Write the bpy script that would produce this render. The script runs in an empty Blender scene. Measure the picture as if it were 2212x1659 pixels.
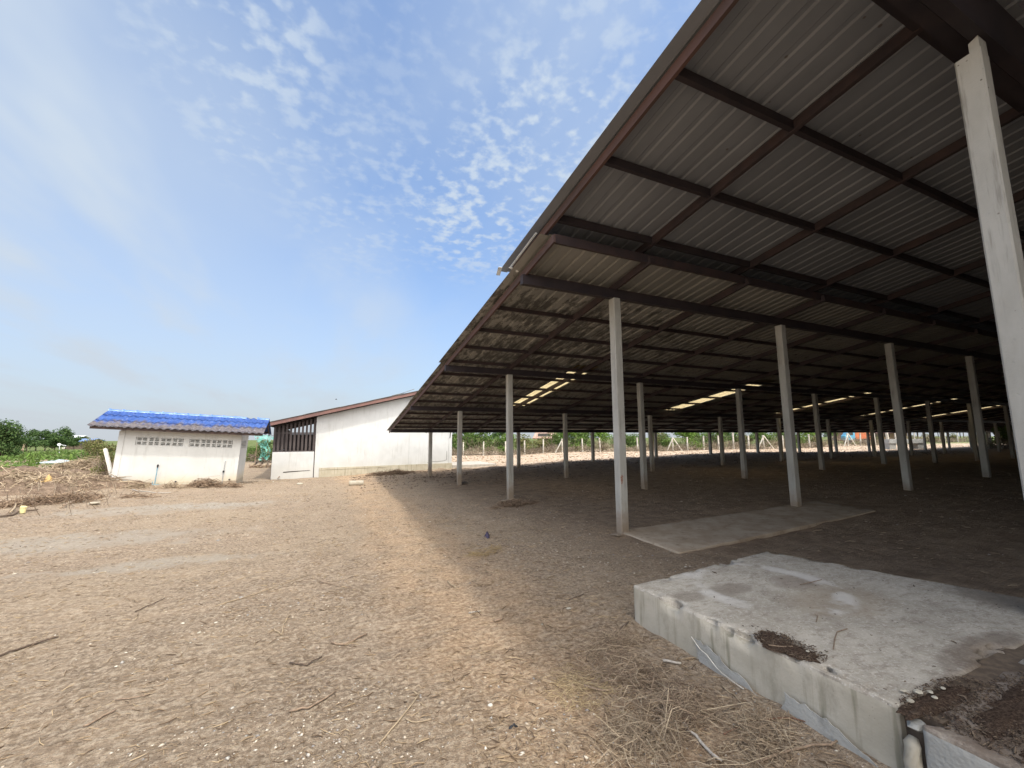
import bpy, math, random
import numpy as np
from mathutils import Matrix, Vector, Euler
R = math.radians
rng = np.random.default_rng(7)
random.seed(7)
S = bpy.context.scene
COL = S.collection

# ------------------------------------------------------------------ camera
CAM = np.array([-4.71, -5.90, 1.60])
PITCH, ROLL, HEAD = R(7.39), R(-0.33), R(-24.32)
FPX = 898.84            # focal length in pixels of a 2212 px wide picture
cam_d = bpy.data.cameras.new('camera'); cam = bpy.data.objects.new('camera', cam_d); COL.objects.link(cam)
cam_d.sensor_width = 36; cam_d.lens = 36 * FPX / 2212
cam_d.clip_start = 0.05; cam_d.clip_end = 4000
cam.matrix_world = Matrix.Translation(CAM) @ Matrix.Rotation(HEAD, 4, 'Z') @ Matrix.Rotation(math.pi/2 + PITCH, 4, 'X') @ Matrix.Rotation(ROLL, 4, 'Z')
S.camera = cam
_M = np.array(cam.matrix_world.to_3x3())
def ray(px, py):
    d = _M @ np.array([(px-1106)/FPX, -(py-829.5)/FPX, -1.0]); return d
def G(px, py, z=0.0):                 # picture point -> point on the horizontal plane z
    d = ray(px, py); t = (z-CAM[2])/d[2]; return CAM + t*d
def W(px, py, v):                     # picture point -> point on the vertical plane y = v
    d = ray(px, py); t = (v-CAM[1])/d[1]; return CAM + t*d
def D(px, py, dist):                  # picture point at a forward distance
    d = ray(px, py); f = np.array([-math.sin(HEAD), math.cos(HEAD)]); return CAM + d*dist/(d[:2] @ f)

# ------------------------------------------------------------------ light
SUNV = Vector((0.22, -0.55, 1.0)).normalized()
EL = math.asin(SUNV.z); AZ = math.atan2(SUNV.x, SUNV.y)
S.view_settings.view_transform = 'Standard'; S.view_settings.look = 'None'
S.view_settings.exposure = 0.36; S.view_settings.gamma = 1
sd = bpy.data.lights.new('sun', 'SUN'); sd.energy = 2.0; sd.angle = R(3.0); sd.color = (1, .955, .88)
so = bpy.data.objects.new('sun', sd); COL.objects.link(so)
so.rotation_euler = SUNV.to_track_quat('Z', 'Y').to_euler(); so.location = (0, 0, 60)

world = bpy.data.worlds.new("World"); S.world = world; world.use_nodes = True
nt = world.node_tree; nt.nodes.clear()
def wn(t, **k):
    n = nt.nodes.new(t)
    for a, b in k.items(): setattr(n, a, b)
    return n
wout = wn('ShaderNodeOutputWorld'); wbg = wn('ShaderNodeBackground'); wbg.inputs[1].default_value = 0.15
nt.links.new(wbg.outputs[0], wout.inputs[0])
sky = wn('ShaderNodeTexSky'); sky.sky_type = 'NISHITA'; sky.sun_disc = False
sky.sun_elevation = EL; sky.sun_rotation = AZ; sky.air_density = 1.0; sky.dust_density = 1.2; sky.ozone_density = 2.2; sky.altitude = 0
tc = wn('ShaderNodeTexCoord'); sep = wn('ShaderNodeSeparateXYZ'); nt.links.new(tc.outputs['Generated'], sep.inputs[0])
def wm(op, a, b=None, c=None, clamp=False):
    n = wn('ShaderNodeMath', operation=op, use_clamp=clamp)
    for i, x in enumerate((a, b, c)):
        if x is None: continue
        if isinstance(x, (int, float)): n.inputs[i].default_value = x
        else: nt.links.new(x, n.inputs[i])
    return n.outputs[0]
zc = wm('MAXIMUM', sep.outputs[2], 0.0)
zz = wm('ADD', zc, 0.10)
cmb = wn('ShaderNodeCombineXYZ')
nt.links.new(wm('DIVIDE', sep.outputs[0], zz), cmb.inputs[0]); nt.links.new(wm('DIVIDE', sep.outputs[1], zz), cmb.inputs[1])
def wnoise(scale, detail, rough=.5, stretch=(1, 1, 1), rot=0, dist=0, off=(0, 0, 0)):
    mp = wn('ShaderNodeMapping'); mp.inputs['Rotation'].default_value = (0, 0, rot); mp.inputs['Scale'].default_value = stretch; mp.inputs['Location'].default_value = off
    nt.links.new(cmb.outputs[0], mp.inputs[0])
    n = wn('ShaderNodeTexNoise'); n.inputs['Scale'].default_value = scale; n.inputs['Detail'].default_value = detail
    n.inputs['Roughness'].default_value = rough; n.inputs['Distortion'].default_value = dist
    nt.links.new(mp.outputs[0], n.inputs[0]); return n.outputs[0]
def wramp(x, a, b):
    n = wn('ShaderNodeMapRange', interpolation_type='SMOOTHSTEP')
    nt.links.new(x, n.inputs[0]); n.inputs[1].default_value = a; n.inputs[2].default_value = b; return n.outputs[0]
def wdir(px, py, rad, soft):          # region of the sky round a direction
    d = ray(px, py); d = d/np.linalg.norm(d)
    n = wn('ShaderNodeVectorMath', operation='DOT_PRODUCT'); nt.links.new(tc.outputs['Generated'], n.inputs[0]); n.inputs[1].default_value = tuple(d)
    return wramp(n.outputs['Value'], math.cos(R(rad+soft)), math.cos(R(max(rad-soft, 0))))
puffn = wramp(wm('ADD', wm('MULTIPLY', wnoise(21, 3.2, .5, dist=.05), .62), wm('MULTIPLY', wnoise(6, 3, .5, off=(3, 1, 0)), .38)), .46, .64)
reg = None
for px, py, r, s, k in [(1190, 340, 10, 7, 1.0), (1020, 430, 7, 5, 1.0), (1260, 170, 8, 7, .6), (540, 60, 6, 5, .8), (530, 255, 4, 4, .6), (650, 260, 4, 4, .5), (800, 390, 8, 6, .45), (430, 90, 4, 4, .5), (900, 30, 6, 6, .3)]:
    m = wm('MULTIPLY', wdir(px, py, r, s), k)
    reg = m if reg is None else wm('MAXIMUM', reg, m)
puffs = wm('MULTIPLY', puffn, reg)
softn = wramp(wnoise(1.6, 4, .55, stretch=(1, .35, 1), rot=.9, off=(5, 2, 0)), .42, .72)
softr = None
for px, py, r, s, k in [(20, 380, 19, 16, .92), (200, 720, 20, 14, .85), (620, 720, 13, 10, .65), (400, 600, 10, 10, .5), (1180, 40, 15, 12, .5), (0, 100, 12, 12, .35), (1350, 260, 12, 10, .45), (720, 150, 8, 8, .4), (930, 600, 14, 14, .2)]:
    m = wm('MULTIPLY', wdir(px, py, r, s), k)
    softr = m if softr is None else wm('MAXIMUM', softr, m)
wisps = wm('MULTIPLY', wm('ADD', wm('MULTIPLY', softn, .55), .52), softr)
# high thin veil everywhere, thicker near the horizon (long slanting path through it)
veil = wm('POWER', wm('SUBTRACT', 1.0, zc, clamp=True), 3.7)
veil = wm('MULTIPLY', veil, .96)
fac = wm('SUBTRACT', 1.0, wm('MULTIPLY', wm('MULTIPLY', wm('SUBTRACT', 1, wm('MULTIPLY', puffs, .82)), wm('SUBTRACT', 1, wisps)), wm('SUBTRACT', .97, wm('MULTIPLY', wramp(wnoise(1.1, 5, .55, stretch=(1, .5, 1), rot=.9, off=(1, 7, 0)), .35, .75), .20))), clamp=True)
mixc = wn('ShaderNodeMix', data_type='RGBA')
nt.links.new(fac, mixc.inputs[0])
bal = wn('ShaderNodeMix', data_type='RGBA', blend_type='MULTIPLY'); bal.inputs[0].default_value = 1
nt.links.new(sky.outputs[0], bal.inputs[6]); bal.inputs[7].default_value = (.88, 1.14, 1.36, 1)
nt.links.new(bal.outputs[2], mixc.inputs[6]); mixc.inputs[7].default_value = (3.45, 3.95, 4.5, 1)
mixv = wn('ShaderNodeMix', data_type='RGBA'); nt.links.new(veil, mixv.inputs[0]); nt.links.new(mixc.outputs[2], mixv.inputs[6]); mixv.inputs[7].default_value = (3.1, 3.32, 3.56, 1)
# bright milky haze round the sun, high behind the photographer
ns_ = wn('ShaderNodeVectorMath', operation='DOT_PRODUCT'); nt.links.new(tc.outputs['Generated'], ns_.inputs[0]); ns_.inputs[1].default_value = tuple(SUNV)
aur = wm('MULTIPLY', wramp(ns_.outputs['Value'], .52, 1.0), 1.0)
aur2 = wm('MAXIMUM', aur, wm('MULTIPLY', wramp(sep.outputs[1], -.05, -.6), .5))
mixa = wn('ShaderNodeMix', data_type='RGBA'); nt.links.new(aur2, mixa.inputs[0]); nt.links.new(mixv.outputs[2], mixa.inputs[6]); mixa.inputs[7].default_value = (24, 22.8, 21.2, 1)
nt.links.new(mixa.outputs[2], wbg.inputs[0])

# ------------------------------------------------------------------ materials
class Mat:
    def __init__(s, name, rough=.8, metal=0, spec=.3):
        s.m = bpy.data.materials.new(name); s.m.use_nodes = True; s.t = s.m.node_tree; s.n = s.t.nodes
        s.b = s.n['Principled BSDF']; s.b.inputs['Roughness'].default_value = rough; s.b.inputs['Metallic'].default_value = metal
        s.b.inputs['Specular IOR Level'].default_value = spec
        s.tc = s.n.new('ShaderNodeNewGeometry'); s.pos = s.tc.outputs['Position']
    def node(s, t, **k):
        n = s.n.new(t)
        for a, b in k.items(): setattr(n, a, b)
        return n
    def link(s, a, b): s.t.links.new(a, b)
    def put(s, x, inp):
        if isinstance(x, (int, float)): inp.default_value = x
        elif isinstance(x, tuple): inp.default_value = x if len(x) == len(inp.default_value) else (*x, 1)
        else: s.link(x, inp)
    def vec(s, scale=(1, 1, 1), src=None, rot=(0, 0, 0)):
        mp = s.node('ShaderNodeMapping'); s.link(src or s.pos, mp.inputs[0]); mp.inputs['Scale'].default_value = scale; mp.inputs['Rotation'].default_value = rot
        return mp.outputs[0]
    def noise(s, sc, det=4, rough=.55, v=None, dist=0):
        n = s.node('ShaderNodeTexNoise'); s.link(v or s.pos, n.inputs[0]); n.inputs['Scale'].default_value = sc
        n.inputs['Detail'].default_value = det; n.inputs['Roughness'].default_value = rough; n.inputs['Distortion'].default_value = dist
        return n.outputs[0]
    def vor(s, sc, v=None, feat='F1', out=0, rnd=1):
        n = s.node('ShaderNodeTexVoronoi', feature=feat); s.link(v or s.pos, n.inputs['Vector']); n.inputs['Scale'].default_value = sc; n.inputs['Randomness'].default_value = rnd
        return n.outputs[out]
    def ramp(s, x, a, b, lo=0, hi=1):
        n = s.node('ShaderNodeMapRange', interpolation_type='SMOOTHSTEP'); s.put(x, n.inputs[0])
        n.inputs[1].default_value = a; n.inputs[2].default_value = b; n.inputs[3].default_value = lo; n.inputs[4].default_value = hi; return n.outputs[0]
    def math(s, op, a, b=None, clamp=False):
        n = s.node('ShaderNodeMath', operation=op, use_clamp=clamp); s.put(a, n.inputs[0])
        if b is not None: s.put(b, n.inputs[1])
        return n.outputs[0]
    def mix(s, f, a, b, mode='MIX'):
        n = s.node('ShaderNodeMix', data_type='RGBA', blend_type=mode); s.put(f, n.inputs[0])
        for x, i in ((a, 6), (b, 7)):
            if isinstance(x, tuple): n.inputs[i].default_value = (*x[:3], 1)
            else: s.link(x, n.inputs[i])
        return n.outputs[2]
    def sepz(s, src=None):
        n = s.node('ShaderNodeSeparateXYZ'); s.link(src or s.pos, n.inputs[0]); return n.outputs
    def objc(s):
        n = s.node('ShaderNodeTexCoord'); return n.outputs['Object']
    def rnd(s):
        return s.tc.outputs['Random Per Island']
    def col(s, x): s.put(x, s.b.inputs['Base Color']); return s
    def bump(s, h, strength=.4, dist=.01):
        n = s.node('ShaderNodeBump'); s.link(h, n.inputs['Height']); n.inputs['Strength'].default_value = strength; n.inputs['Distance'].default_value = dist
        s.link(n.outputs[0], s.b.inputs['Normal']); return s

def simple(name, c1, c2=None, sc=6, rough=.8, bump=0, bsc=40, metal=0, spec=.3, bdist=.004, stretch=(1, 1, 1)):
    m = Mat(name, rough, metal, spec)
    c2 = c2 or tuple(x*.7 for x in c1)
    v = m.vec(stretch)
    m.col(m.mix(m.ramp(m.noise(sc, 5, .6, v), .35, .65), c1, c2))
    if bump: m.bump(m.noise(bsc, 4, .6, v), bump, bdist)
    return m.m

def island(name, cols, rough=.85, transl=0, noise=0):
    """colour differs from leaf to leaf / stone to stone"""
    m = Mat(name, rough, 0, .15)
    cr = m.node('ShaderNodeValToRGB'); m.link(m.rnd(), cr.inputs[0])
    e = cr.color_ramp.elements
    cr.color_ramp.interpolation = 'LINEAR'
    e[0].position = 0; e[0].color = (*cols[0], 1); e[1].position = 1; e[1].color = (*cols[-1], 1)
    for i, c in enumerate(cols[1:-1]):
        x = e.new((i+1)/(len(cols)-1)); x.color = (*c, 1)
    c = cr.outputs[0]
    if noise: c = m.mix(m.ramp(m.noise(noise, 3), .3, .7), c, m.mix(1.0, c, (.62, .66, .55), 'MULTIPLY'))
    m.col(c)
    if transl:
        tr = m.node('ShaderNodeBsdfTranslucent'); m.link(c, tr.inputs[0]); ms = m.node('ShaderNodeMixShader'); ms.inputs[0].default_value = transl
        m.link(m.b.outputs[0], ms.inputs[1]); m.link(tr.outputs[0], ms.inputs[2]); m.link(ms.outputs[0], m.n['Material Output'].inputs[0])
    return m.m

# ------------------------------------------------------------------ mesh helpers
def link_mesh(name, V, F, mat, parent=None, local=False, smooth=False):
    V = np.asarray(V, float).reshape(-1, 3)
    if parent is not None and not local: V = V - np.array(parent.location)
    me = bpy.data.meshes.new(name)
    if isinstance(F, np.ndarray):
        k = F.shape[1]; n = len(F)
        me.vertices.add(len(V)); me.vertices.foreach_set('co', V.astype(np.float32).ravel())
        me.loops.add(n*k); me.loops.foreach_set('vertex_index', F.astype(np.int32).ravel())
        me.polygons.add(n); me.polygons.foreach_set('loop_start', np.arange(0, n*k, k, dtype=np.int32)); me.polygons.foreach_set('loop_total', np.full(n, k, np.int32))
        me.update(calc_edges=True)
    else:
        me.from_pydata([tuple(v) for v in V], [], F); me.update()
    if smooth: me.polygons.foreach_set('use_smooth', [True]*len(me.polygons))
    me.materials.append(mat)
    o = bpy.data.objects.new(name, me); COL.objects.link(o)
    if parent is not None: o.parent = parent
    return o

def tag(o, label=None, cat=None, group=None, kind=None):
    if label: o['label'] = label
    if cat: o['category'] = cat
    if group: o['group'] = group
    if kind: o['kind'] = kind
    return o
def empty(name, loc, label, cat, group=None, rot=None):
    o = bpy.data.objects.new(name, None); COL.objects.link(o); o.location = tuple(float(x) for x in loc); o.empty_display_size = .2
    if rot: o.rotation_euler = rot
    return tag(o, label, cat, group)

class MB:
    def __init__(s): s.V = []; s.F = []
    def add(s, V, F):
        n = len(s.V); s.V += [tuple(float(c) for c in v) for v in V]; s.F += [tuple(i+n for i in f) for f in F]; return s
    def box(s, x0, x1, y0, y1, z0, z1):
        return s.add([(x0,y0,z0),(x1,y0,z0),(x1,y1,z0),(x0,y1,z0),(x0,y0,z1),(x1,y0,z1),(x1,y1,z1),(x0,y1,z1)],
            [(0,3,2,1),(4,5,6,7),(0,1,5,4),(1,2,6,5),(2,3,7,6),(3,0,4,7)])
    def bar(s, p, q, w, h, up=(0, 0, 1), off=0):
        p = Vector(p); q = Vector(q); d = (q-p).normalized(); u = Vector(up)
        sd_ = d.cross(u)
        if sd_.length < 1e-4: sd_ = d.cross(Vector((1, 0, 0)))
        sd_.normalize(); u = sd_.cross(d).normalized()
        V = []
        for c in (p, q):
            for a, b in ((-1,-1),(1,-1),(1,1),(-1,1)): V.append(c + sd_*a*w/2 + u*(b*h/2+off))
        return s.add(V, [(0,1,2,3),(7,6,5,4),(0,4,5,1),(1,5,6,2),(2,6,7,3),(3,7,4,0)])
    def tube(s, pts, rad, n=7):
        pts = [Vector(p) for p in pts]
        if not hasattr(rad, '__len__'): rad = [rad]*len(pts)
        base = len(s.V); V = []; F = []
        for i, p in enumerate(pts):
            d = (pts[min(i+1, len(pts)-1)] - pts[max(i-1, 0)]).normalized()
            a = d.cross(Vector((0, 0, 1)))
            if a.length < .05: a = d.cross(Vector((0, 1, 0)))
            a.normalize(); b = d.cross(a)
            for k in range(n):
                t = 2*math.pi*k/n; V.append(p + a*math.cos(t)*rad[i] + b*math.sin(t)*rad[i])
        for i in range(len(pts)-1):
            for k in range(n):
                F.append((i*n+k, i*n+(k+1) % n, (i+1)*n+(k+1) % n, (i+1)*n+k))
        F.append(tuple(range(n))[::-1]); F.append(tuple((len(pts)-1)*n+k for k in range(n)))
        return s.add(V, F)
    def prism(s, poly, z0, z1):            # polygon in xy
        n = len(poly)
        return s.add([(x, y, z0) for x, y in poly] + [(x, y, z1) for x, y in poly],
            [tuple(range(n))[::-1], tuple(range(n, 2*n))] + [(i, (i+1) % n, n+(i+1) % n, n+i) for i in range(n)])
    def wallprism(s, poly, y0, y1):        # polygon in xz, thickness along y
        n = len(poly)
        return s.add([(x, y0, z) for x, z in poly] + [(x, y1, z) for x, z in poly],
            [tuple(range(n)), tuple(range(n, 2*n))[::-1]] + [(i, n+i, n+(i+1) % n, (i+1) % n) for i in range(n)])
    def build(s, name, mat, parent=None, local=False, smooth=False):
        return link_mesh(name, s.V, s.F, mat, parent, local, smooth)

def bevel(o, w=.01, seg=2):
    m = o.modifiers.new('bevel', 'BEVEL'); m.width = w; m.segments = seg; m.limit_method = 'ANGLE'; m.angle_limit = R(40); return o

# value noise on arrays
_P = rng.random((64, 64, 8))
def vn(x, y, ch=0):
    xi = np.floor(x).astype(int); yi = np.floor(y).astype(int); fx = x-xi; fy = y-yi
    fx = fx*fx*(3-2*fx); fy = fy*fy*(3-2*fy); P = _P[:, :, ch]
    a = P[xi % 64, yi % 64]; b = P[(xi+1) % 64, yi % 64]; c = P[xi % 64, (yi+1) % 64]; d = P[(xi+1) % 64, (yi+1) % 64]
    return (a*(1-fx)+b*fx)*(1-fy)+(c*(1-fx)+d*fx)*fy - .5
def fbm(x, y, sc, oct=4, ch=0):
    r = 0; a = 1
    for i in range(oct):
        r = r + a*vn(x*sc+i*17.3, y*sc-i*9.1, (ch+i) % 8); sc *= 2.03; a *= .5
    return r

# ------------------------------------------------------------------ terrain
BAY = 4.66; BV = 4.68
_g = [(0,0,-.02),(0,1,-.065),(0,2,-.132),(0,3,-.226),(1,0,.08),(1,1,-.023),(1,2,-.064),(1,3,.046),(2,0,.209),(2,1,.087),(2,2,.029),(2,3,.22),
      (3,0,.33),(3,1,.233),(3,2,.134),(3,3,.30),(4,1,.314),(4,2,.213),(4,3,.40),(5,2,.247),(5,3,.42)]
_cp = [(u*BAY, v*BV, z) for u, v, z in _g] + [(-4.7,-5.9,0),(-10,0,0),(-3,-2,0),(-2,-2.5,0),(-2,-4.5,0),(-11.2,13,.06),(-7.65,12.6,-.10),(-9.5,12.8,0),(-6.8,17,-.32),(-5,16.6,-.24),(-1,16.4,-.12),(1.87,16.8,-.09),
      (-9,20,-.3),(-14,16,.1),(-18,8,-.1),(-20,20,-.2),(-8,30,-.2),(-30,35,-.3),(11,37,-.31),(25,31,.0),(39.6,24.6,.19),(60,25,.35),(86,25,.52),(20,22,.1),(10,20,-.02),
      (0,45,-.4),(-60,60,-.5),(0,90,-.5),(100,60,.6),(120,0,.7),(70,0,.6),(50,-10,.5),(80,-60,.5),(0,-60,0),(-60,-20,0),(20,-20,.2),(-60,150,-.5),(200,150,.5)]
_cp = np.array(_cp)
def gz0(x, y):
    x = np.asarray(x, float); y = np.asarray(y, float); sh = x.shape; x = x.ravel(); y = y.ravel()
    num = np.zeros(len(x)); den = np.zeros(len(x))
    for cx, cy, cz in _cp:
        w = 1/((x-cx)**2+(y-cy)**2+1.2)**1.7; num += w*cz; den += w
    return (num/den).reshape(sh)
def sm(a, b, x):
    t = np.clip((x-a)/(b-a), 0, 1); return t*t*(3-2*t)
def gz(x, y, rough=True):
    x = np.asarray(x, float); y = np.asarray(y, float)
    z = gz0(x, y)
    if rough:
        far = sm(30, 90, np.hypot(x+4.7, y+5.9))
        z = z + .05*fbm(x, y, .55, 3, 1)*(1-far) + .028*fbm(x, y, 3.1, 3, 3)*(1-far)
        # turned soil inside the far end of the shed and on the field beyond
        clod = sm(9, 13, y)*sm(-3, 1, x)*(1-sm(30, 60, x))
        z = z + clod*.16*np.abs(fbm(x, y, 1.5, 4, 2))
        left = sm(-4.5, -8.5, x)*sm(2, 6, y)*(1-sm(12.2, 16, y))
        z = z + left*.08*np.abs(fbm(x, y, 1.9, 4, 5))
        near = (1-sm(4, 9, np.hypot(x+4.7, y+5.9)))
        z = z + near*.010*fbm(x, y, 11, 3, 6)
    return z
def axis(c0, c1, d, lim0, lim1, g=1.055):
    a = list(np.arange(c0, c1, d)); s = d; x = a[-1]
    while x < lim1: s = min(s*g, 25); x += s; a.append(x)
    s = d; x = a[0]; b = []
    while x > lim0: s = min(s*g, 25); x -= s; b.append(x)
    return np.array(b[::-1]+a)
gx = axis(-9.0, 2.5, .05, -700, 900); gy = axis(-6.4, 3.0, .05, -200, 1200)
X, Y = np.meshgrid(gx, gy, indexing='ij'); Z = gz(X, Y)
nx, ny = X.shape
idx = np.arange(nx*ny).reshape(nx, ny)
F = np.stack([idx[:-1, :-1], idx[1:, :-1], idx[1:, 1:], idx[:-1, 1:]], -1).reshape(-1, 4)

m = Mat('dry_soil', .95, 0, .1)
P = m.pos; sx = m.sepz()
big = m.noise(.35, 4, .6); mid = m.noise(2.2, 5, .65); fine = m.noise(28, 6, .72)
c = m.mix(m.ramp(mid, .3, .7), (.345, .262, .186), (.235, .172, .119))
c = m.mix(m.ramp(big, .35, .7, 0, .6), c, (.38, .295, .20))
rake = m.noise(2.4, 5, .7, m.vec((.35, 2.6, 1), rot=(0, 0, -.35)))
c = m.mix(m.ramp(rake, .48, .64, 0, .55), c, (.20, .15, .105))
c = m.mix(m.ramp(m.noise(.8, 5, .7), .50, .66, 0, .45), c, (.215, .165, .118))
midf = m.noise(13, 5, .68)
c = m.mix(m.ramp(midf, .52, .66, 0, .62), c, (.155, .112, .076))
c = m.mix(m.ramp(fine, .44, .62, 0, .85), c, (.50, .405, .30))
c = m.mix(m.ramp(m.noise(60, 4, .7), .56, .72, 0, .7), c, (.13, .092, .062))
# pale grit specks and dark chips
g1 = m.ramp(m.vor(75), .16, .05); g1 = m.math('MULTIPLY', g1, m.ramp(m.noise(11, 3), .40, .56))
c = m.mix(g1, c, (.58, .51, .41))
g2 = m.ramp(m.vor(46, m.vec((1, 1, 1), rot=(0, 0, .5))), .17, .08); g2 = m.math('MULTIPLY', g2, m.ramp(m.noise(5, 3), .42, .56))
c = m.mix(g2, c, (.115, .082, .06))
# strip of reddish straw-strewn soil following the drip line of the roof
w1 = m.math('ADD', sx[0], m.math('MULTIPLY', m.noise(.9, 3), 1.2))
strip = m.math('MULTIPLY', m.ramp(w1, -3.7, -3.0), m.ramp(w1, -1.6, -2.3))
strip = m.math('MULTIPLY', strip, m.ramp(m.noise(3, 4), .3, .62, .25, .85))
c = m.mix(m.math('MULTIPLY', strip, .9), c, m.mix(m.ramp(fine, .4, .6), (.37, .25, .155), (.58, .425, .28)))
# crushed grey stone spread on the left
for (px, py, rx, ry) in [(360, 1095, 2.6, .9), (120, 1175, 2.6, .75), (470, 1085, 1.8, .5), (330, 1215, 1.4, .35)]:
    g = G(px, py)
    dx = m.math('DIVIDE', m.math('SUBTRACT', sx[0], float(g[0])), rx); dy = m.math('DIVIDE', m.math('SUBTRACT', sx[1], float(g[1])), ry)
    rr = m.math('ADD', m.math('MULTIPLY', dx, dx), m.math('MULTIPLY', dy, dy))
    k = m.ramp(m.math('ADD', rr, m.math('MULTIPLY', m.math('SUBTRACT', mid, .5), 3.6)), 1.2, .1, 0, .7)
    c = m.mix(k, c, m.mix(m.ramp(fine, .35, .65), (.46, .41, .335), (.28, .245, .20)))
# composted brown litter under the roof
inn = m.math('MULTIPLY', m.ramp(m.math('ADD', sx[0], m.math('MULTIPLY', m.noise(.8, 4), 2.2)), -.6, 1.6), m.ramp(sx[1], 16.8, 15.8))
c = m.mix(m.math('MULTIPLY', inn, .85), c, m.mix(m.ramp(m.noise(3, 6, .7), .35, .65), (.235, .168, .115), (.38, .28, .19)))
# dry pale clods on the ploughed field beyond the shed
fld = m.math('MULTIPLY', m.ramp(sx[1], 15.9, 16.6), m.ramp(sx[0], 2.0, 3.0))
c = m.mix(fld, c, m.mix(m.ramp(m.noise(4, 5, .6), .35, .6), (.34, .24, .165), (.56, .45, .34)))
# grassed land in the distance
gr = m.ramp(m.math('ADD', m.math('MULTIPLY', sx[0], .40), sx[1]), 47, 60)
c = m.mix(gr, c, m.mix(m.ramp(m.noise(.3, 4), .35, .65), (.08, .12, .035), (.16, .17, .07)))
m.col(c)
hgt = m.math('ADD', m.math('MULTIPLY', fine, .5), m.math('ADD', m.math('MULTIPLY', m.noise(90, 4, .7), .35), m.math('MULTIPLY', g1, .12)))
m.bump(m.math('ADD', hgt, m.math('ADD', m.math('MULTIPLY', midf, .9), m.math('MULTIPLY', rake, 1.3))), 1.0, .05)
SOIL = m.m
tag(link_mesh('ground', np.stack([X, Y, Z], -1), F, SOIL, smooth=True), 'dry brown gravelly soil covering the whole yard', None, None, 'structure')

# ------------------------------------------------------------------ more materials
def concrete(name, c1, c2, stain=(.2, .19, .16), streak=False, bs=.35, grit=True, amt=.6):
    m = Mat(name, .88, 0, .2)
    c = m.mix(m.ramp(m.noise(2.6, 6, .65), .32, .68), c1, c2)
    c = m.mix(m.ramp(m.noise(7, 6, .7, m.vec((1, 1, .35) if streak else (1, 1, 1))), .5, .72, 0, amt), c, stain)
    if streak:
        st = m.noise(14, 4, .6, m.vec((1, 1, .06)))
        z = m.sepz()[2]
        c = m.mix(m.math('MULTIPLY', m.ramp(st, .5, .68), m.ramp(m.noise(1.7, 3), .4, .6, 0, .75)), c, (.19, .175, .12))
    if grit: c = m.mix(m.math('MULTIPLY', m.ramp(m.vor(45), .14, .06), m.ramp(m.noise(6, 3), .5, .62)), c, tuple(x*.55 for x in c1))
    m.col(c); m.bump(m.math('ADD', m.math('MULTIPLY', m.noise(35, 6, .7), .7), m.math('MULTIPLY', m.vor(60), .3)), bs, .008)
    return m.m
m = Mat('post_concrete', .9, 0, .2)
c = m.mix(m.ramp(m.noise(2.2, 5, .65, m.vec((1, 1, .4))), .3, .7), (.47, .455, .41), (.35, .335, .295))
c = m.mix(m.math('MULTIPLY', m.ramp(m.noise(16, 4, .7, m.vec((1, 1, .07))), .52, .68), m.ramp(m.noise(1.1, 3), .4, .6, .1, .7)), c, (.22, .205, .175))
c = m.mix(m.math('MULTIPLY', m.ramp(m.vor(11), .10, .06), m.ramp(m.noise(3, 2), .48, .56)), c, (.16, .14, .12))
zb_ = m.math('ADD', m.sepz()[2], m.math('MULTIPLY', m.noise(7, 4), -.45))
c = m.mix(m.ramp(zb_, .38, -.15, 0, .85), c, (.26, .195, .135))
m.col(c); m.bump(m.math('ADD', m.noise(30, 6, .7), m.math('MULTIPLY', m.ramp(m.vor(14), .12, .05), -.6)), .45, .01); POST = m.m
PAD = concrete('platform_concrete', (.60, .53, .43), (.46, .40, .31), (.31, .25, .18), amt=.75, bs=.5)
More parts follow.
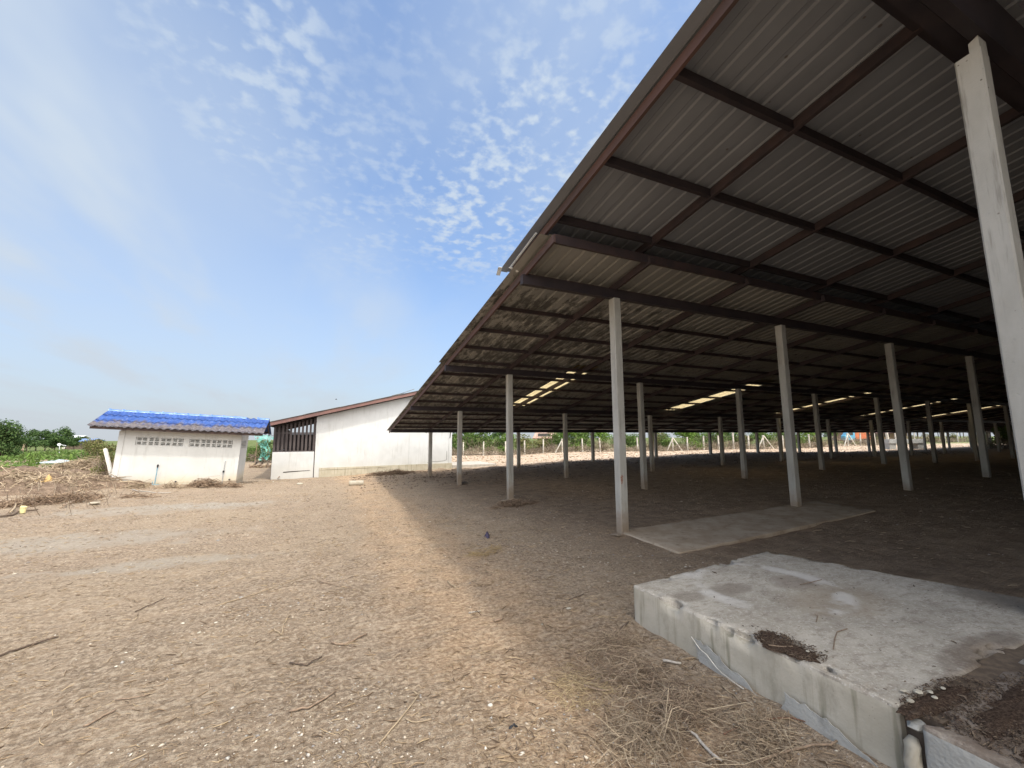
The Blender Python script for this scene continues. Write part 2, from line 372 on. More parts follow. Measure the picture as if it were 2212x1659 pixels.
def padmat():
    m = Mat('platform_concrete', .9, 0, .2); s_ = m.sepz(); x_, y_ = s_[0], s_[1]
    c = m.mix(m.ramp(m.noise(2.3, 6, .68), .32, .66), (.50, .455, .38), (.36, .32, .26))
    c = m.mix(m.ramp(m.noise(9, 6, .75, m.vec((1, 2.2, 1), rot=(0, 0, .3))), .46, .66, 0, .75), c, (.26, .22, .175))
    c = m.mix(m.ramp(m.noise(48, 5, .75), .50, .68, 0, .8), c, (.62, .57, .49))
    c = m.mix(m.ramp(m.vor(38), .16, .07, 0, .55), c, (.17, .14, .115))
    wob = m.math('MULTIPLY', m.math('SUBTRACT', m.noise(5, 6, .75), .5), 2.6)
    for (cx_, cy_, rx_, ry_, col_, k_) in [(-2.01, -4.04, .12, .18, (.16, .125, .095), .7), (-1.45, -4.86, .75, .24, (.15, .11, .085), .95), (-1.9, -5.15, .55, .30, (.13, .095, .072), .9), (-.95, -4.6, .5, .12, (.16, .12, .09), .8),
            (-.75, -3.35, .30, .16, (.24, .19, .15), .7), (-1.45, -3.22, .22, .12, (.21, .17, .135), .7), (-.9, -3.75, .5, .3, (.33, .26, .18), .6), (-1.9, -3.2, .15, .10, (.2, .165, .13), .6), (.4, -4.3, .4, .3, (.2, .16, .12), .8)]:
        dx = m.math('DIVIDE', m.math('SUBTRACT', x_, cx_), rx_); dy = m.math('DIVIDE', m.math('SUBTRACT', y_, cy_), ry_)
        rr = m.math('ADD', m.math('ADD', m.math('MULTIPLY', dx, dx), m.math('MULTIPLY', dy, dy)), wob)
        c = m.mix(m.ramp(rr, 1.5, .3, 0, k_*.8), c, col_)
    # pale circular mark left by a drum
    dx = m.math('SUBTRACT', x_, -1.12); dy = m.math('SUBTRACT', y_, -3.28)
    rr = m.math('SQRT', m.math('ADD', m.math('MULTIPLY', dx, dx), m.math('MULTIPLY', dy, dy)))
    ring = m.math('MULTIPLY', m.ramp(rr, .46, .54), m.ramp(rr, .70, .60)); ring = m.math('MULTIPLY', ring, m.ramp(m.noise(2.6, 3), .42, .58, 0, .7))
    c = m.mix(ring, c, (.66, .63, .58))
    m.col(c); m.bump(m.math('ADD', m.noise(30, 6, .72), m.math('MULTIPLY', m.ramp(m.vor(38), .2, .05), -.5)), .6, .012)
    return m.m
PAD = padmat()
PADS = concrete('platform_side', (.47, .425, .345), (.37, .335, .265), (.26, .235, .18), streak=True)
FRESH = concrete('bare_grey_concrete', (.40, .39, .355), (.30, .295, .27), (.22, .215, .195), bs=.9)
FLOOR = concrete('dusty_slab', (.46, .38, .285), (.35, .27, .19), (.25, .185, .125), bs=.15, grit=False, amt=.9)
PLINTH = concrete('plinth_render', (.50, .46, .36), (.42, .38, .29), (.33, .28, .19), streak=True, amt=.5)
APRON = concrete('apron_concrete', (.50, .46, .40), (.42, .38, .33))

def whitewall(name, base, zlo, yellow=True):
    m = Mat(name, .85, 0, .2)
    z = m.sepz()[2]
    c = m.mix(m.ramp(m.noise(1.3, 5, .6), .35, .7, 0, .8), base, tuple(x*.86 for x in base))
    c = m.mix(m.math('MULTIPLY', m.ramp(m.noise(7, 5, .7, m.vec((1, 1, .10))), .50, .68), m.ramp(m.noise(.9, 3), .38, .6, .05, .55)), c, (.42, .415, .38))
    c = m.mix(m.ramp(m.math('ADD', z, m.math('MULTIPLY', m.noise(1.6, 5, .7), 1.4)), 1.35, .75, 0, .35), c, (.52, .49, .42))
    c = m.mix(m.math('MULTIPLY', m.ramp(m.noise(12, 3, .6, m.vec((1, 1, .5))), .66, .74), .5), c, (.33, .32, .30))
    if yellow:
        h = m.math('ADD', z, m.math('MULTIPLY', m.noise(1.1, 4), .35))
        c = m.mix(m.ramp(h, zlo+.62, zlo+.25, 0, .55), c, (.56, .45, .27))
        c = m.mix(m.ramp(m.math('ADD', z, m.math('MULTIPLY', m.noise(4, 3), .22)), zlo+.24, zlo+.16, 0, .75), c, (.40, .34, .26))
    m.col(c); m.bump(m.noise(30, 5, .6), .15, .006); return m.m
WHITE = whitewall('white_render', (.62, .625, .61), -.3, False)
HUTW = whitewall('hut_render', (.62, .62, .59), 0.0, True)
HUTV = simple('vent_block_cement', (.58, .58, .55), (.50, .50, .47), 8)
DARKHOLE = simple('vent_recess', (.10, .095, .085))

STEEL = Mat('primer_steel', .65, 0, .35)
STEEL.col(STEEL.mix(STEEL.ramp(STEEL.noise(3, 5, .65), .35, .65), (.044, .034, .037), (.066, .044, .043))); STEEL = STEEL.m
VERGE = Mat('rusty_red_verge', .7, 0, .3)
VERGE.col(VERGE.mix(VERGE.ramp(VERGE.noise(4, 5, .65, VERGE.vec((1, .3, 1))), .4, .62), (.115, .066, .056), (.088, .058, .052))); VERGE = VERGE.m
BEAM = simple('dark_beam_paint', (.032, .026, .030), (.045, .034, .036), 3, .6)

def sheetmat(name, a, b, mold):
    m = Mat(name, .62, 0.0, .4)
    c = m.mix(m.ramp(m.noise(1.1, 4, .6, m.vec((1, .25, 1))), .35, .65), a, b)
    sy = m.sepz()
    if mold:
        n = m.noise(5.5, 6, .75, m.vec((1, .42, 1)))
        edge = m.ramp(sy[0], 9, -1, .0, .11)
        n = m.math('ADD', n, edge)
        n = m.math('ADD', n, m.ramp(sy[1], 1.5, -.6, 0, -.2))
        c = m.mix(m.ramp(n, .545, .66, 0, .8), c, (.05, .047, .042))
    c = m.mix(m.math('MULTIPLY', m.ramp(m.vor(3.2), .07, .04), .7), c, (.09, .06, .045))
    m.col(c); return m.m
SHEET = sheetmat('old_roof_sheet', (.33, .32, .295), (.25, .245, .225), True)
SHEETN = sheetmat('grey_roof_sheet', (.25, .262, .285), (.205, .215, .235), False)
m = Mat('yellowed_translucent_sheet', .5)
tr = m.node('ShaderNodeBsdfTranslucent'); c = m.mix(m.ramp(m.noise(9, 4, .6, m.vec((1, .2, 1))), .35, .65), (.52, .42, .23), (.40, .31, .16)); m.link(c, tr.inputs[0]); m.col(c)
ms = m.node('ShaderNodeMixShader'); ms.inputs[0].default_value = .92; m.link(m.b.outputs[0], ms.inputs[1]); m.link(tr.outputs[0], ms.inputs[2]); m.link(ms.outputs[0], m.n['Material Output'].inputs[0])
SKYL = m.m

# ------------------------------------------------------------------ the shed
shed = empty('farm_shed', (0, 0, 0), 'huge open-sided shed with low corrugated roof on rows of square concrete posts', 'shed')
NB = 17
def zL(v): return 4.30 - .158*v          # underside level of the lower roof frame
def zU(v): return 4.58 - .155*v          # same for the raised upper roof
RIDGE = -7.6
def post_mesh(u, v, zt, name='post', notch=False):
    s = .0775; zb = float(gz0(u, v)) - .4
    j = rng.normal(0, .012, 2) if not notch else (0, 0)
    segs = 9; V = []; F = []
    prof = [(-s+.012, -s), (s-.012, -s), (s, -s+.012), (s, s-.012), (s-.012, s), (-s+.012, s), (-s, s-.012), (-s, -s+.012)]
    for k in range(segs+1):
        z = zb + (zt-zb)*k/segs; ox, oy = j[0]*k/segs*1.0, j[1]*k/segs
        w = 1 + rng.normal(0, .008)
        for a, b in prof:
            V.append((u+a*w+ox, v+b*w+oy, z))
    n = 8
    for k in range(segs):
        for i in range(n): F.append((k*n+i, k*n+(i+1) % n, (k+1)*n+(i+1) % n, (k+1)*n+i))
    F.append(tuple(range(n))[::-1]); F.append(tuple(segs*n+i for i in range(n)))
    if notch:     # broken stepped head of the nearest post
        for i in range(n): V[segs*n+i] = (V[segs*n+i][0], V[segs*n+i][1], zt-.13+rng.normal(0, .012))
        b_ = len(V); q = [(u-s+.004, v-s+.004), (u+s-.004, v-s+.004), (u+s-.004, v+.01), (u-s+.004, v-.015)]
        V += [(x_, y_, zt-.2) for x_, y_ in q]+[(x_, y_, zt-(.03 if k_ > 1 else 0)) for k_, (x_, y_) in enumerate(q)]
        F += [tuple(b_+k_ for k_ in f_) for f_ in ((4,5,6,7),(0,1,5,4),(1,2,6,5),(2,3,7,6),(3,0,4,7))]
    return link_mesh('post', V, F, POST, shed)
near_post = None
for i in range(NB):
    for j in range(-2, 4):
        if j == -2 and i > 8: continue
        u = i*BAY; v = j*BV
        zt = (zL(v) - .20) if j >= 0 else (zU(v)-.52 if j == -1 else zU(2*RIDGE-v)-.3)
        post_mesh(u, v, zt, notch=(i == 0 and j == -1))
UEND = (NB-1)*BAY + 2.0
# beams on the post rows
for j in range(0, 4):
    v = j*BV; MB().box(-1.86, UEND, v-.05, v+.05, zL(v)-.205+.002, zL(v)-.045).build('beam', BEAM, shed)
v = -BV; mb = MB(); mb.box(-1.86, UEND, v-.11, v-.02, zU(v)-.52, zU(v)-.06); mb.box(-1.86, UEND, v+.02, v+.12, zU(v)-.42, zU(v)-.07)
mb.build('beam', BEAM, shed)
# braces and bracket below the ridge beside the nearest post
for i in range(0, 8):
    MB().bar((i*BAY, -BV-.3, zU(-BV)-.5), (i*BAY, RIDGE, zU(RIDGE)-.45), .08, .10).build('tie_beam', BEAM, shed)
mb = MB().bar((-1.86, RIDGE, zU(RIDGE)-.18), (UEND, RIDGE, zU(RIDGE)-.18), .10, .2); mb.build('ridge_beam', BEAM, shed)
# rafters: upper and lower
us = [-1.80] + [k*BAY/2 for k in range(0, 2*NB-1)]
for k, u in enumerate(us):
    w, h = (.05 if k else .036, .12)
    mt = VERGE if k == 0 else STEEL
    MB().bar((u, -.98, zL(-.98)), (u, 15.02 if k else 14.93, zL(15.0)), w, h).build('lower_rafter', mt, shed)
    MB().bar((u-.0, .42, zU(.42)), (u, RIDGE, zU(RIDGE)), w+.004, h).build('upper_rafter', mt, shed)
# purlins
for v in [-.90, .12, 1.34, 2.42, 3.46, 4.52, 5.62, 6.72, 7.80, 8.88, 9.9, 10.9, 11.95, 13.0, 13.9, 14.86]:
    MB().box(-1.77, UEND, v-.022, v+.022, zL(v)-(.015 if v > -.8 else .02), zL(v)+(.062 if v > -.8 else .118)).build('lower_purlin', STEEL, shed)
for v in [.36, -1.02, -2.15, -3.28, -4.40, -5.6, -6.7]:
    MB().box(-1.77, UEND, v-.028, v+.028, zU(v)-.045, zU(v)+.062).build('upper_purlin', BEAM, shed)
SKY = [(2.02 + 8.15*k, 2.80 + 8.15*k) for k in range(9)]
def sheet(name, mat, u0, u1, v0, v1, zf, off, parent, skip=(), pitch=.226, edge_curl=False, hs=.028):
    """trapezoid-ribbed sheet, ribs running down the slope"""
    V = []; F = []
    n = int((u1-u0)/pitch); rows = 2 if not edge_curl else 9
    prof = [(0, 0), (.62*pitch, 0), (.70*pitch, hs), (.92*pitch, hs)]
    cols = [(u0+k*pitch+a, b) for k in range(n) for a, b in prof] + [(u0+n*pitch, 0)]
    for r in range(rows):
        v = v0 + (v1-v0)*r/(rows-1)
        for a, b in cols: V.append((a, v, zf(v)+off+b))
    c = len(cols)
    for r in range(rows-1):
        for k in range(c-1):
            mid = (cols[k][0]+cols[k+1][0])/2
            if any(a < mid < b for a, b in skip): continue
            F.append((r*c+k, r*c+k+1, (r+1)*c+k+1, (r+1)*c+k))
    return link_mesh(name, V, F, mat, parent)
sheet('lower_roof_sheet', SHEET, -1.985, UEND+.2, -.885, 4.9, zL, .090, shed, edge_curl=True)
sheet('lower_roof_sheet', SHEET, -1.93, UEND+.2, 4.7, 9.5, zL, .076, shed, SKY)
sheet('lower_roof_sheet', SHEET, -1.92, UEND+.2, 9.3, 15.05, zL, .066, shed, edge_curl=True)
for a, b in SKY:
    sheet('skylight', SKYL, a-.03, b+.031, 4.25, 9.4, zL, .084, shed, pitch=(b-a+.06)/4)
sheet('upper_roof_sheet', SHEETN, -1.985, UEND+.2, RIDGE, .66, zU, .075, shed, pitch=.245, edge_curl=True, hs=.017)
mb = MB(); mb.box(-2.0, UEND, -29.6, -29.5, -.6, 2.3); mb.build('added_back_wall', SHEETN, shed)  # unseen wall, added behind the camera to darken the shed interior
mb = MB(); mb.wallprism([(-29.5, -.6), (-9.5, -.6), (-9.5, 4.9), (-29.5, 2.1)], 0, .06); mb.V = [(UEND-.1-b, a, c_) for a, b, c_ in mb.V]; mb.build('added_end_wall', SHEETN, shed)  # unseen closure added at the far end to keep daylight out
mb = MB(); mb.add([(-1.9, a_, b_) for a_, b_ in ((-29.4, -.6), (-11, -.6), (-11, 5.05), (-29.4, 2.1))]+[(-1.85, a_, b_) for a_, b_ in ((-29.4, -.6), (-11, -.6), (-11, 5.05), (-29.4, 2.1))], [(0,1,2,3),(7,6,5,4),(0,4,5,1),(1,5,6,2),(2,6,7,3),(3,7,4,0)]); mb.build('added_side_wall', SHEETN, shed)  # added out of view to cut the light reaching the right interior
sheet('back_roof_sheet', SHEETN, -2.12, UEND+.2, -30, RIDGE, lambda v: zU(2*RIDGE-v), .075, shed, pitch=.49)
MB().add([(-2.15, RIDGE-.25, zU(RIDGE)+.075), (UEND+.2, RIDGE-.25, zU(RIDGE)+.075), (UEND+.2, RIDGE, zU(RIDGE)+.15), (-2.15, RIDGE, zU(RIDGE)+.15), (UEND+.2, RIDGE+.25, zU(RIDGE)+.075), (-2.15, RIDGE+.25, zU(RIDGE)+.075)], [(0,1,2,3),(3,2,4,5)]).build('ridge_cap', SHEETN, shed)
# torn bright metal strip at the step between the two roofs
TIN = simple('bright_tin', (.78, .80, .80), (.6, .62, .62), 5, .35, spec=.6)
mb = MB(); mb.bar((-2.0, -.80, zL(-.80)+.15), (-2.0, .10, zL(.1)+.135), .03, .006)
mb.bar((-2.03, .10, zL(.1)+.115), (-1.86, .14, zL(.14)+.085), .05, .006)
mb.bar((-2.03, .50, zU(.5)+.055), (-1.98, .72, zU(.72)+.03), .07, .006)
mb.build('edge_flashing', TIN, shed)
# short rod hanging from the eave
MB().tube([(1.25, 14.95, zL(15)+.02), (1.22, 14.97, zL(15)-.33)], .02, 6).build('hanging_rod', STEEL, shed)
# rubble packed round some post feet
def stone_mesh(mb, c, r, sq=.6):
    V = []; n = 7
    for k, (h, s) in enumerate([(-.5, .6), (0, 1.0), (.45, .75)]):
        for i in range(n):
            t = 2*math.pi*i/n; q = r*s*(1+random.uniform(-.18, .18))
            V.append((c[0]+q*math.cos(t), c[1]+q*math.sin(t)*.8, c[2]+h*r*sq*2*.5+random.uniform(-.05, .05)*r))
    F = [tuple(range(n))[::-1], tuple(range(2*n, 3*n))]
    for k in range(2):
        for i in range(n): F.append((k*n+i, k*n+(i+1) % n, (k+1)*n+(i+1) % n, (k+1)*n+i))
    mb.add(V, F)

# ------------------------------------------------------------------ thin floor slab, raised platform
def subslab(name, quad, zt, zb, n, mat, r=.02, amp=.006, chip=.02, parent=None, sidemat=None):
    """block on four xy corners (in order), rounded and slightly irregular"""
    A, B, Cc, Dd = [np.array(q, float) for q in quad]
    wu = np.linalg.norm(B-A); wv = np.linalg.norm(Dd-A)
    nu, nv = n; nz = 7
    V = []; F = []; cache = {}; isside = []
    def pt(s, t, h):
        key = (round(s, 5), round(t, 5), round(h, 5))
        if key in cache: return cache[key]
        x, y = s*wu, t*wv; z = h
        ix = min(max(x, r), wu-r); iy = min(max(y, r), wv-r); iz = min(z, -r)
        dv = np.array([x-ix, y-iy, z-iz]); L = np.linalg.norm(dv)
        if L > 1e-9: dv = dv/L*min(L, r)
        x, y, z = ix+dv[0], iy+dv[1], iz+dv[2]
        edge = 1 if (x < .05 or y < .05 or x > wu-.05 or y > wv-.05) else 0
        top = 1 if z > -.06 else 0
        s2, t2 = x/wu, y/wv
        p = A*(1-s2)*(1-t2)+B*s2*(1-t2)+Cc*s2*t2+Dd*(1-s2)*t2
        q = fbm(p[0], p[1], 2.5, 3, 1)
        zz_ = zt+z+amp*2*q + float(fbm(p[0], p[1], 25, 2, 4))*.003
        if edge and top:
            ch = max(0, float(fbm(p[0]*1.0, p[1]*1.0, 9, 3, 2))-.12)*chip*6
            p = p + (np.array((A+B+Cc+Dd)/4)-p)/np.linalg.norm((A+B+Cc+Dd)/4-p)*ch; zz_ -= ch*.5
        if edge: p = p + rng.normal(0, .0015, 2)
        cache[key] = len(V); V.append((p[0], p[1], zz_)); return cache[key]
    U = np.linspace(0, 1, nu+1); T = np.linspace(0, 1, nv+1); H = np.linspace(0, zb-zt, nz+1)
    U = np.sort(np.concatenate([U, [r/wu*.35, r/wu, 1-r/wu, 1-r/wu*.35]])); T = np.sort(np.concatenate([T, [r/wv*.35, r/wv, 1-r/wv, 1-r/wv*.35]]))
    H = np.concatenate([[0, -r*.35, -r], H[1:]])
    for i in range(len(U)-1):
        for j in range(len(T)-1):
            F.append((pt(U[i], T[j], 0), pt(U[i+1], T[j], 0), pt(U[i+1], T[j+1], 0), pt(U[i], T[j+1], 0))); isside.append(0)
    for k in range(len(H)-1):
        for i in range(len(U)-1):
            for t, fl in ((0, 0), (1, 1)):
                a = (pt(U[i], t, H[k]), pt(U[i], t, H[k+1]), pt(U[i+1], t, H[k+1]), pt(U[i+1], t, H[k])); F.append(a if not fl else a[::-1]); isside.append(1 if k > 1 else 0)
        for j in range(len(T)-1):
            for s_, fl in ((0, 0), (1, 1)):
                a = (pt(s_, T[j], H[k]), pt(s_, T[j+1], H[k]), pt(s_, T[j+1], H[k+1]), pt(s_, T[j], H[k+1])); F.append(a if not fl else a[::-1]); isside.append(1 if k > 1 else 0)
    o = link_mesh(name, V, F, mat, parent, smooth=True)
    if sidemat:
        o.data.materials.append(sidemat); o.data.polygons.foreach_set('material_index', isside)
    return o
fl = subslab('floor_slab', [(-.15, -1.38), (5.45, -1.08), (5.7, .18), (-.05, .06)], .022, -.15, (30, 8), FLOOR, r=.012, amp=.003, chip=.015)
# follow the rising ground
for vv in fl.data.vertices: vv.co.z += max(0, vv.co.x)*.019
tag(fl, 'thin dusty concrete floor slab flush with the soil between two shed posts', 'floor slab')
pad = subslab('concrete_platform', [(-2.14, -2.79), (-2.10, -4.66), (.60, -4.66), (-.02, -2.56)], .30, -.12, (46, 60), PAD, r=.02, amp=.003, chip=.045, sidemat=PADS)
tag(pad, 'large raised concrete platform with stained top and streaked side in the foreground', 'platform')
pad2 = subslab('concrete_platform', [(-2.165, -4.765), (-2.15, -7.2), (1.4, -7.2), (.66, -4.674)], .295, -.12, (40, 40), PAD, r=.02, amp=.003, chip=.03, sidemat=FRESH)
tag(pad2, 'second raised platform past the rubble joint, strewn with dark compost, grey broken side', 'platform')
# rubble in the joint
LIGHTST = concrete('light_stone', (.46, .42, .34), (.36, .32, .25), (.28, .24, .17))
o = MB(); o.box(-2.06, .5, -4.80, -4.63, -.1, .288); tag(o.build('joint_filling', simple('joint_mortar', (.16, .12, .085), (.10, .075, .055), 20, .9, .6)), 'dark soil filling the gap between the two raised platforms', 'soil')
mb = MB(); mb.tube([(-2.13, -4.715, -.05), (-2.145, -4.715, .02), (-2.15, -4.715, .1), (-2.14, -4.715, .175), (-2.12, -4.715, .20)], [.030, .036, .036, .033, .018], 9)
tag(mb.build('joint_stone', LIGHTST, smooth=True), 'long pale rounded stone wedged upright in the gap between platforms', 'stone')
mb = MB(); stone_mesh(mb, (-2.12, -4.735, .262), .045, .8)
tag(mb.build('joint_stone', FRESH), 'grey broken stone capping the gap between the two platforms', 'stone')

# plaster flakes come off the platform side
def flake(poly, x, t, mat, name, label, tilt=0):
    n = len(poly); V = [(x-t, y, z) for y, z in poly] + [(x, y, z) for y, z in poly]
    F = [tuple(range(n)), tuple(range(n, 2*n))[::-1]] + [(i, n+i, n+(i+1) % n, (i+1) % n) for i in range(n)]
    o = link_mesh(name, V, F, mat); return tag(o, label, 'plaster')
def jag(pts, k=5, a=.007):
    out = []
    for i in range(len(pts)):
        p = np.array(pts[i]); q = np.array(pts[(i+1) % len(pts)])
        for s in range(k): out.append(tuple(p+(q-p)*s/k + (rng.normal(0, a, 2) if s else 0)))
    return out
PALE = simple('fresh_plaster_edge', (.60, .57, .50), (.46, .43, .37), 20)
flake(jag([(-3.46, .13), (-3.60, .12), (-3.72, .06), (-3.86, .04), (-3.98, -.05), (-3.50, -.05)]), -2.145, .004, FRESH, 'plaster_patch', 'bare grey patch where plaster has broken off the platform side')
flake(jag([(-4.12, .10), (-4.26, .08), (-4.40, .06), (-4.58, -.02), (-4.50, -.05), (-4.10, -.05)]), -2.145, .004, FRESH, 'plaster_patch', 'longer bare grey strip low on the platform side near the joint')
def shard(pts, label):
    mb = MB()
    for a, b in zip(pts[:-1], pts[1:]): mb.bar(a, b, .006, .004)
    return tag(mb.build('plaster_shard', PALE), label, 'plaster')
shard([(-2.155, -3.44, .135), (-2.162, -3.52, .085), (-2.166, -3.58, .075), (-2.172, -3.66, .03), (-2.176, -3.72, .012)], 'thin white broken plaster edge below the grey patch on the platform side')
shard([(-2.185, -3.72, .022), (-2.195, -3.80, .016), (-2.19, -3.88, .006)], 'short white plaster shard lying at the foot of the platform side')
# compost heaps on the platforms
def mound(name, cx, cy, rx, ry, rot, h, z0, mat, label, cat, n=72, ragged=.5, seed=0, kind=None):
    V = []; F = []; rs = 9
    V.append((cx, cy, (float(z0(cx, cy)) if callable(z0) else z0)+h))
    ca, sa = math.cos(rot), math.sin(rot)
    for r_ in range(1, rs+1):
        t = r_/rs
        for i in range(n):
            a = 2*math.pi*i/n
            k = 1+ragged*float(fbm(np.array(1.6*math.cos(a)+seed*3.3), np.array(1.6*math.sin(a)+seed), 1.1, 5, seed % 8))
            x = rx*t*k*math.cos(a); y = ry*t*k*math.sin(a)
            X_, Y_ = cx+x*ca-y*sa, cy+x*sa+y*ca
            z = h*(1-t*t)*(1+1.1*float(fbm(np.array(X_), np.array(Y_), 3/max(rx, ry), 4, 3)))
            zb = z0 if not callable(z0) else float(z0(X_, Y_))
            V.append((X_, Y_, zb + max(z, 0) - (.03 if r_ == rs and callable(z0) else (.004 if r_ == rs else 0))))
    for i in range(n): F.append((0, 1+i, 1+(i+1) % n))
    for r_ in range(rs-1):
        for i in range(n): F.append((1+r_*n+i, 1+(r_+1)*n+i, 1+(r_+1)*n+(i+1) % n, 1+r_*n+(i+1) % n))
    return tag(link_mesh(name, V, F, mat, smooth=True), label, cat, None, kind)
COMP = Mat('dark_compost', .95, 0, .1)
COMP.col(COMP.mix(COMP.ramp(COMP.noise(90, 5, .7), .4, .65), (.055, .035, .025), (.15, .105, .075))).bump(COMP.noise(140, 5, .7), .9, .02); COMP = COMP.m
mound('compost_patch', -2.01, -3.96, .11, .09, .3, .012, .302, COMP, 'small dark compost patch near the platform edge, upper half of a pair', 'compost', seed=1, ragged=.8)
mound('compost_patch', -2.02, -4.12, .15, .10, -1.2, .012, .302, COMP, 'small dark compost patch beside the first on the platform edge, with a pale twig', 'compost', seed=2, ragged=.8)
mound('compost_heap', -1.55, -4.90, .42, .09, -.02, .016, .298, COMP, 'spread of dark compost across the second platform beyond the joint', 'compost', seed=3, ragged=.9)
mound('compost_heap', -1.86, -5.10, .26, .08, -.15, .016, .298, COMP, 'dark compost patch at the near edge of the second platform', 'compost', seed=5, ragged=.9)
mound('compost_heap', -1.85, -4.715, .30, .060, -.04, .016, .296, COMP, 'crumbly dark compost filling the joint where it meets the platform corner', 'compost', seed=6, ragged=.45)
for k, (px, py, r) in enumerate([(1985, 1500, .022), (1952, 1497, .017), (2010, 1500, .016), (1968, 1520, .018), (2020, 1512, .015), (2038, 1492, .013), (1745, 1411, .013)]):
    g = G(px, py, .30); mb = MB(); stone_mesh(mb, (g[0], g[1], .312), r, .6)
    tag(mb.build('pebble', LIGHTST), ['largest pale pebble on the platform beside the rubble joint', None, None, None, None, None, 'brown pebble alone near the compost patch on the platform'][k] or 'small pale pebble on the platform by the rubble joint', 'pebble', 'pebbles by the platform joint')

# ------------------------------------------------------------------ hut with blue roof (leaning slightly)
HT = R(3.05)
hut = empty('outbuilding', (-11.23, 13.0, .075), 'small leaning white hut with mossy blue corrugated roof and rows of vent blocks', 'hut', None, (0, HT, 0))
HW, HD, HH = 3.585, 1.75, 1.86
mb = MB()
# front wall with openings for two vent panels: strips butted together
p1, p2, vz0, vz1 = (.45, 1.81), (1.99, 3.33), 1.39, 1.665
mb.box(0, HW, 0, .10, -.35, vz0); mb.box(0, HW, 0, .10, vz1, HH+.12)
mb.box(0, p1[0], 0, .10, vz0, vz1); mb.box(p1[1], p2[0], 0, .10, vz0, vz1); mb.box(p2[1], HW, 0, .10, vz0, vz1)
ridge_y = .88
mb.box(0, .10, .10, HD, -.35, HH); mb.box(0, HW, HD-.1, HD-.002, -.35, HH+.12)
mb.box(HW-.10, HW, .10, HD-.1, -.35, 1.39); mb.box(HW-.10, HW, .10, .35, 1.39, HH); mb.box(HW-.10, HW, 1.35, HD-.1, 1.39, HH); mb.box(HW-.10, HW, .35, 1.35, 1.665, HH)
for x0 in (0.002, HW-.098):
    mb.add([(x0, .1, HH), (x0+.096, .1, HH), (x0+.096, ridge_y, HH+.50), (x0, ridge_y, HH+.50), (x0, HD-.1, HH), (x0+.096, HD-.1, HH)], [(0, 3, 4), (1, 5, 2), (0, 1, 2, 3), (3, 2, 5, 4), (0, 4, 5, 1)])
mb.build('wall', HUTW, hut, True)
MB().box(-.03, .13, -.022, .0, -.35, HH).build('corner_pillar', HUTW, hut, True); MB().box(HW-.16, HW+.02, -.018, 0, -.35, HH).build('corner_pillar', HUTW, hut, True)
MB().box(.13, HW-.16, -.03, -.001, -.35, .07).build('footing', PLINTH, hut, True)
def ventblock(x0, w, z0, h, mx=None):
    m_ = MB(); fr = .024; dz = h/2
    cw = w/2
    for c_ in range(2):
        a = x0+c_*cw
        m_.box(a, a+fr, .004, .085, z0, z0+h); m_.box(a+cw-fr*.6, a+cw, .004, .085, z0, z0+h)
        for r_ in range(3):
            zc_ = z0+r_*(h-.02)/2
            m_.box(a+fr, a+cw-fr*.6, .006, .083, zc_, zc_+.02)
        for r_ in range(2):
            zc_ = z0+r_*(h-.02)/2+.045
    if mx:
        m_.V = [(HW-y_, x_, z_) for x_, y_, z_ in m_.V]
        m_.F = [f[::-1] for f in m_.F]
    return m_.build('vent_block', HUTV, hut, True)
for a, b in (p1, p2):
    w = (b-a)/4
    for i in range(4):
        for j in range(2): ventblock(a+i*w+.012, w-.03, vz0+.006+j*.136, .122)
    m_ = MB(); m_.box(a, b, .002, .09, vz0+.128, vz0+.142)
    for i in range(1, 4): m_.box(a+i*w-.018, a+i*w+.012, .002, .09, vz0, vz0+.128); m_.box(a+i*w-.018, a+i*w+.012, .002, .09, vz0+.142, vz1)
    m_.build('mortar_joint', HUTV, hut, True)
for i in range(3):
    for j in range(2): ventblock(.36+i*.335, .32, vz0+.006+j*.136, .122, True)
# corrugated blue roof, three overlapping courses each side, front mossy toward the eave
m = Mat('blue_corrugated', .6, 0, .25)
oc = m.objc(); s3 = m.sepz(oc)
c = m.mix(m.ramp(m.noise(3, 4, .6, oc), .35, .65), (.028, .068, .235), (.045, .10, .30))
edge_ = m.math('ADD', m.math('MULTIPLY', s3[1], -.95), m.math('ADD', m.math('MULTIPLY', m.noise(2.6, 6, .75, m.vec((1, .6, 1), oc)), 1.9), m.math('MULTIPLY', s3[0], .015)))
c = m.mix(m.ramp(edge_, .80, 1.22, 0, .88), c, m.mix(m.ramp(m.noise(9, 5, .7, oc), .35, .6), (.085, .065, .045), (.165, .135, .105)))
c = m.mix(m.math('MULTIPLY', m.ramp(m.noise(14, 4, .7, oc), .55, .7), .5), c, (.34, .36, .42))
m.col(c); BLUE = m.m
m = Mat('blue_ridge_tile', .3, 0, .6); m.col(m.mix(m.ramp(m.noise(5, 4), .35, .65), (.075, .17, .46), (.13, .24, .55))); BLUER = m.m
RZ = 2.53; ES = (RZ-1.97)/(ridge_y+.5)
